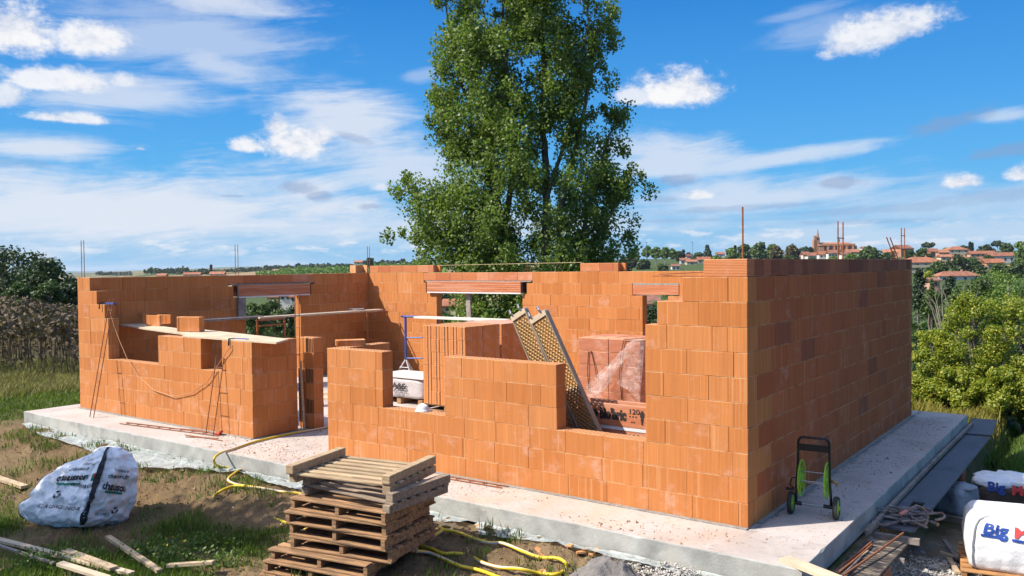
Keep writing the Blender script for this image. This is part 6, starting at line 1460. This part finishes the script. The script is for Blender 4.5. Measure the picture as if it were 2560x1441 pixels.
# lantern on the villa
# village trees
vt = [(1618, 616, 662, 30, L_bright, 'leftmost plane tree with a pale trunk in the row left of the rod', 'round', .45), (1640, 618, 664, 30, L_bright, 'second plane tree with a pale trunk left of the rod', 'round', .45), (1662, 619, 665, 28, L_bright, 'third plane tree with a pale trunk left of the rod', 'round', .45), (1680, 622, 662, 28, L_bright, 'rightmost plane tree in the row left of the rod', 'round', .4),
      (1580, 628, 672, 46, L_mid, 'dark green tree close right of the poplar', 'round', .1), (1560, 640, 690, 50, L_oak, 'shady bush under the right side of the poplar', 'bush', 0), (1610, 650, 676, 40, L_oak, 'dark hedge like bush below the plane trees', 'bush', 0), (1655, 662, 680, 34, L_mid, 'clipped round bush on the lawn below the plane trees', 'bush', 0), (1700, 628, 656, 24, L_oak, 'dark tree right of the plane trees', 'round', .1),
      (1709, 624, 656, 9, L_con, 'single pointed cypress right of the plane trees', 'column', 0), (1768, 614, 648, 26, L_blue, 'dark blue green cedar left of the rod', 'cone', .05), (1790, 640, 668, 40, L_bright, 'bright bush by the red roof left of the rod', 'bush', 0), (1745, 633, 652, 30, L_mid, 'round tree behind the long red roof', 'round', .05), (1722, 634, 650, 26, L_oak, 'dark round tree beside the grey gable', 'round', .05), (1838, 612, 648, 9, L_con, 'tall thin cypress at the left end of the wood by the rod', 'column', 0),
      (1828, 622, 656, 40, L_bright, 'light tree left behind the single rod', 'round', .05), (1862, 612, 656, 48, L_mid, 'green tree directly behind the single rod', 'round', .05), (1900, 608, 656, 56, L_mid, 'large green tree right of the single rod', 'round', .05), (1930, 611, 654, 44, L_bright, 'light green tree between rod and russet trees', 'round', .05), (1940, 616, 656, 40, L_brown, 'russet brown tree, left of the pair by the church', 'round', .1), (1980, 612, 656, 44, L_brown, 'russet brown tree, right of the pair by the church', 'round', .1),
      (2008, 617, 650, 40, L_blue, 'blue green cedar left of the church', 'round', .05), (2026, 618, 642, 16, L_con, 'dark pine beside the church tower', 'round', .1), (1975, 642, 662, 46, L_mid, 'low green tree under the russet pair', 'bush', 0), (2030, 644, 660, 26, L_mid, 'small bush before the white houses under the church', 'bush', 0), (2085, 642, 660, 30, L_bright, 'light bush at the foot of the rebar ladder', 'bush', 0),
      (2128, 636, 664, 50, L_bright, 'light green tree right of the rebar ladder', 'round', 0), (2176, 620, 664, 70, L_mid, 'large green tree between church and gable fronted house', 'round', .03), (2222, 632, 664, 52, L_oak, 'dark green tree before the gable fronted house', 'round', .03), (2308, 622, 660, 44, L_mid, 'airy green tree between the roofs left of the villa', 'round', .05), (2322, 609, 632, 34, L_oak, 'dark spreading pine on the skyline left of the villa', 'umbrella', .4), (2362, 622, 640, 28, L_yel, 'golden green tree before the square villa', 'round', .03),
      (2425, 606, 630, 6, L_con, 'left one of two thin cypresses right of the villa', 'column', 0), (2430, 607, 630, 6, L_con, 'right one of two thin cypresses right of the villa', 'column', 0), (2494, 604, 634, 30, L_blue, 'umbrella pine on the right skyline', 'umbrella', .5), (2516, 608, 634, 34, L_mid, 'airy grey green tree beside the umbrella pine', 'round', .1), (2466, 614, 634, 50, L_oak, 'dark evergreen clump under the umbrella pine', 'bush', 0), (2556, 604, 662, 60, L_bright, 'bright green tree at the right picture edge by the white house', 'round', .03),
      (2345, 655, 690, 60, L_mid, 'green tree right of the balconied block', 'round', .02), (2392, 640, 690, 80, L_oak, 'large dark tree below the square villa', 'round', .02), (2425, 646, 684, 60, L_mid, 'green tree left of the pale lean to house', 'round', .02), (2450, 662, 690, 34, L_oak, 'dark bush before the pale lean to house', 'bush', 0), (2500, 660, 694, 60, L_mid, 'green tree below the yellow house', 'round', .02), (2540, 655, 696, 56, L_mid, 'feathery tree near the right edge below the white house', 'round', .05), (2380, 674, 692, 30, L_mid, 'small tree at the back of the long low roof', 'bush', 0), (2470, 640, 660, 30, L_mid, 'round tree left of the yellow house roof', 'round', 0),
      (2410, 616, 630, 30, L_oak, 'dark tree behind the square villa roof', 'bush', 0), (2275, 626, 646, 24, L_mid, 'small tree right of the gable fronted house', 'bush', 0)]
for i, (px, yt, yb, wp, lf, lab, shp, tv2) in enumerate(vt):
    tree('village_tree', lab, 'tree', px, yt, yb, wp, None, lf, 2200, shp, 'trees in the village', tv2, 200+i, bark=M_barkp if 'pale trunk' in lab else None)
# wooded ridge and vines at the left horizon
M_ridge = L_con
rg2 = np.random.default_rng(77)
def wood(name, spans, leaf, lab=None, n=2600, seed=1, dmul=1.0):
    V = []
    for (x0, x1_, yt0, yt1, yb, d) in spans:
        m = int(n*(x1_-x0)/200); px = rg2.uniform(x0, x1_, m); f = (px-x0)/(x1_-x0); lump = .55+.9*np.abs(vnoise(px*.09+seed, px*.013, float(seed)))+.4*vnoise(px*.35, 0*px, 2.)
        h = (yb-(yt0+(yt1-yt0)*f))*lump; py = yb-h*rg2.uniform(0, 1, m)**.8; dd = d*(1+rg2.normal(0, .02, m))
        P = np.array([tuple(at_d(a, b, c_)) for a, b, c_ in zip(px, py, dd)]); V.append(leaves(P, 5.0*d/FPX, rg2, .5, .9))
    o = quads_mesh(name, np.concatenate(V), leaf); return tag(o, kind='stuff')
wood('ridge_woods', [(360, 470, 672, 666, 684, 900), (440, 560, 668, 674, 686, 880), (560, 680, 672, 664, 680, 1000), (660, 820, 664, 656, 672, 1100), (800, 930, 660, 654, 668, 1150), (900, 1080, 652, 648, 664, 1050), (240, 330, 680, 678, 688, 1500)], L_con, seed=3)
wood('vineyard_rows', [(700, 920, 668, 658, 684, 760), (640, 760, 676, 672, 688, 700), (900, 1080, 656, 652, 676, 800)], L_bright, n=3800, seed=8)
tree('cypress', 'lone pointed tree on the far left ridge', 'tree', 528, 662, 678, 6, 880, L_con, 300, 'column', None, 0, 301)
tree('cypress', 'dark pine clump beside the starter bars at the back left corner', 'tree', 925, 644, 664, 26, 700, L_con, 700, 'round', None, 0, 302)
for (px, y0, y1_, lab) in ((1731, 606, 650, 'thin lamp mast on the skyline right of the plane trees'), (1616, 607, 640, 'thin mast above the plane trees')):
    b_ = at_d(px, y1_, 600); t_ = at_d(px, y0, 600); mb = MB(); mb.tube([b_-Vector((0, 0, 3)), t_], .14, 6); mb.box(tuple(t_), (1.6, .5, .3), YAW); tag(mb.build('lamp_mast', M_steel), lab, 'mast')

def hillside(name, spans, leaf, seed):
    rg = np.random.default_rng(seed); V = []
    for (p0, p1_, d0, d1, n, sz) in spans:
        for _ in range(n):
            px = rg.uniform(p0, p1_); d = math.exp(rg.uniform(math.log(d0), math.log(d1))); b_ = at_d(px, 700, d); zb = z1(b_.x, b_.y); R_ = sz*rg.uniform(.6, 1.3)
            lim = (664 if px > 1500 and px < 1900 else 708 if d < 300 else 686) if px > 1500 else 744
            if 655-(zb+2*R_-O.z)/d*FPX < lim: continue
            k = 190; dd = rg.normal(size=(k, 3)); dd /= np.linalg.norm(dd, axis=1, keepdims=True); P = dd*R_*(rg.uniform(0, 1, (k, 1))**.35)*np.array([1, 1, 1.1])+np.array([b_.x, b_.y, zb+R_*.9])
            V.append(leaves(P, max(R_*.17, 3.2*d/FPX), rg, .35, .85, out=dd))
    return tag(quads_mesh(name, np.concatenate(V), leaf), kind='stuff')
hillside('hillside_woods', [(2230, 2680, 70, 300, 150, 3.0), (2230, 2680, 300, 560, 60, 3.2), (1570, 1820, 150, 520, 46, 2.6), (560, 1000, 70, 330, 190, 3.0), (1050, 1330, 140, 320, 60, 3.0), (1590, 1660, 55, 100, 8, 2.0)], L_mid, 31)
hillside('hillside_thicket', [(2230, 2680, 60, 400, 110, 2.4), (560, 1000, 64, 250, 120, 2.4), (1570, 1820, 150, 560, 30, 2.2), (1050, 1330, 150, 300, 40, 2.2)], L_oak, 32)
# --- withered sunflower field
rg3 = np.random.default_rng(9); V = []; Vy = []; stm = []
for row in range(34):
    d = 24.2+row*1.05
    for px in np.arange(-330, 235, 22*24/d):
        p = at_d(px+rg3.normal(0, 6), 900, d+rg3.normal(0, .2)); zb = z1(p.x, p.y); h = rg3.uniform(1.25, 1.75); top = np.array([p.x+rg3.normal(0, .12), p.y+rg3.normal(0, .12), zb+h])
        near_ = row < 14
        k = 26 if near_ else 12
        pts = top+rg3.normal(0, .16, (k, 3))*np.array([1, 1, .75])-np.array([0, 0, .08]); V.append(leaves(pts, .17 if near_ else .24, rg3, .1, .8))
        for _ in range(5 if near_ else 2):
            z = rg3.uniform(.25, .95)*h; V.append(leaves(np.array([[p.x+rg3.normal(0, .14), p.y+rg3.normal(0, .14), zb+z]]), .15, rg3, -.1, .5))
        if rg3.random() < .13: Vy.append(leaves(np.array([[p.x, p.y, zb+rg3.uniform(.5, 1.0)*h]])+rg3.normal(0, .12, (5, 3)), .16, rg3, 0, .5))
        if row < 8:
            s0 = np.array([p.x, p.y, zb]); w_ = np.array([.016*_r0.x, .016*_r0.y, 0]); V.append(np.array([s0-w_, s0+w_, top+w_*.7, top-w_*.7]))
tag(quads_mesh('sunflower_field', np.concatenate(V), L_sun), kind='stuff'); tag(quads_mesh('withered_leaves', np.concatenate(Vy), L_suny), kind='stuff')

# --- grass
def blades(n, box_, hmin, hmax, m_, name, fn, wd=.006, seed=0, lean=.35):
    rg = np.random.default_rng(seed); x = rg.uniform(box_[0], box_[1], n); y = rg.uniform(box_[2], box_[3], n); g = fn(x, y); keep = rg.uniform(0, 1, n) < g
    x, y = x[keep], y[keep]; on = ((x > sx0-.12) & (x < sx1+.1) & (y > sy0-.1) & (y < sy1+.1)) | ((x > .6) & (x < 1.3) & (y > -1.6) & (y < 9.15)); x, y = x[~on], y[~on]; n = len(x); z = zg(x, y)-.015; h = rg.uniform(hmin, hmax, n)*(.6+.8*(fbm(x*1.3, y*1.3, 5., 2)+.5)); a = rg.uniform(0, 6.283, n); l_ = rg.uniform(.1, lean, n)*h*1.6
    wx, wy = np.cos(a+1.57)*wd, np.sin(a+1.57)*wd; tx, ty = x+np.cos(a)*l_, y+np.sin(a)*l_; mx_, my = x+np.cos(a)*l_*.35, y+np.sin(a)*l_*.35
    A = np.stack([np.stack([x-wx, y-wy, z], -1), np.stack([x+wx, y+wy, z], -1), np.stack([mx_+wx*.8, my+wy*.8, z+h*.6], -1), np.stack([tx, ty, z+h], -1)], 1); B = np.stack([np.stack([x-wx, y-wy, z], -1), np.stack([mx_+wx*.8, my+wy*.8, z+h*.6], -1), np.stack([tx, ty, z+h], -1), np.stack([mx_-wx*.8, my-wy*.8, z+h*.6], -1)], 1)
    return tag(quads_mesh(name, B.reshape(-1, 3), m_), kind='stuff')
gfn = lambda x, y: np.clip((grass_amount(x, y)-.36)*1.9, 0, 1)+.22*(fbm(x*2.6, y*2.6, 11., 3) > .16)
blades(190000, (-13, 0.5, -5.2, -.9), .05, .13, L_grass, 'grass', gfn, .007, 1)
blades(90000, (-24, -13.2, -4.5, 9), .05, .14, L_grass, 'grass', lambda x, y: np.clip((grass_amount(x, y)-.2)*1.3, 0, 1)*(1-.8*sstep(-17.5, -19.5, x)), .010, 2)
blades(60000, (-27, -16.5, -2, 14), .12, .30, L_gdry, 'dry_grass', lambda x, y: sstep(-16.5, -18.5, x)*.9, .011, 3, .5)
blades(150000, (.9, 7.5, 4.0, 14.0), .05, .15, L_bright, 'grass', gfn, .010, 4)
blades(26000, (-4, 3.5, 8.4, 13), .15, .42, L_suny, 'pale_weeds', lambda x, y: sstep(8.5, 9.2, y)*sstep(1.0, .5, x), .014, 5)
blades(26000, (-13, .6, -5.2, -1.0), .02, .08, L_gdry, 'straw', lambda x, y: np.clip(.55-grass_amount(x, y), 0, 1), .005, 6, .9)
# leafy weeds in the foreground
rg4 = np.random.default_rng(12)
for i, (px, py, s_, lab) in enumerate(((400, 1392, .30, 'leafy green weed with small yellow flowers behind the thin batten'), (440, 1412, .26, 'leafy weed left of the pallet stack near the bottom edge'), (560, 1420, .30, 'dense low green weed right beside the foot of the pallet stack'), (350, 1385, .16, 'small weed tuft between the battens'), (100, 1425, .30, 'dark green weed tuft in the lower left corner'), (500, 1372, .2, 'small weed tuft on bare soil left of the pallet stack'), (225, 1408, .2, 'weed tuft growing over the long batten'))):
    p = gpt(px, py, 0); t = thing('weed', lab, 'weed', tuple(p), 'weeds in the foreground'); k = int(420*s_/.3); d_ = rg4.normal(0, 1, (k, 3)); pts = d_*np.array([s_*.5, s_*.5, s_*.22])+np.array([0, 0, s_*.32]); pts[:, 2] = np.abs(pts[:, 2])
    quads_mesh('leaves', leaves(pts, .04, rg4, .6, .6), L_bright, t)
    mb = MB()
    for _ in range(7): q_ = pts[rg4.integers(len(pts))]; mb.tube([(0, 0, -.02), (q_[0]*.5, q_[1]*.5, q_[2]*.7), tuple(q_)], .004, 4)
    mb.build('stem', L_mid, t)
    if 'yellow' in lab: quads_mesh('flowers', leaves(pts[:14]+np.array([0, 0, .03]), .035, rg4, 1.0, 1.0), mat('yellow_petal', (.75, .52, .02), .6), t)
# tree outside the frame, on the left, whose shade lies over the white bag
P0 = Vector((-6.55, -3.25, -.1))+Vector((-.64, -.74, 1))*6.4
t = thing('unseen_shade_tree', 'leafy tree out of frame at the left that shades the white bag', 'tree', (P0.x, P0.y, z1(P0.x, P0.y)-.1)); rg5 = np.random.default_rng(3); hz_ = P0.z-t.location.z
mb = MB(); limb(mb, [(0, 0, 0), (.1, 0, hz_*.4), (0, .1, hz_)], .16, .05, 8, .02); mb.build('trunk', M_bark, t)
cs = []; rd = []
ax1 = Vector((.74, -.64, 0)).normalized()
for i in range(170):
    f = rg5.uniform(-1, 1, 3); c_ = np.array([0, 0, hz_])+np.array([f[0]*.75, f[1]*.75, f[2]*.6])+np.array([rt.x, rt.y, 0])*rg5.uniform(-2.3, 1.9)
    cs.append(c_); rd.append(rg5.uniform(.25, .42))
P, Nn = clump_pts(cs, rd, 36, rg5, 1.0, .4); quads_mesh('crown', leaves(P, .15, rg5, .3, .8), L_mid, t)

# ------------------------------------------------------------------ the air
zb_ = float(GZ.min())-1.0; zt_ = 34.0; R_ = 9060.0
mb = MB(); mb.box((O.x, O.y, (zb_+zt_)/2), (2*R_, 2*R_, zt_-zb_))
hm = bpy.data.materials.new('haze'); hm.use_nodes = True; ht = NT(hm.node_tree); ht.n.remove(ht.n['Principled BSDF'])
pv = ht.new('ShaderNodeVolumePrincipled'); pv.inputs['Color'].default_value = (.80, .88, 1.0, 1); pv.inputs['Density'].default_value = 5.5e-5; pv.inputs['Anisotropy'].default_value = .2
ht.l.new(pv.outputs[0], ht.n['Material Output'].inputs['Volume'])
tag(mb.build('haze', hm), kind='stuff')
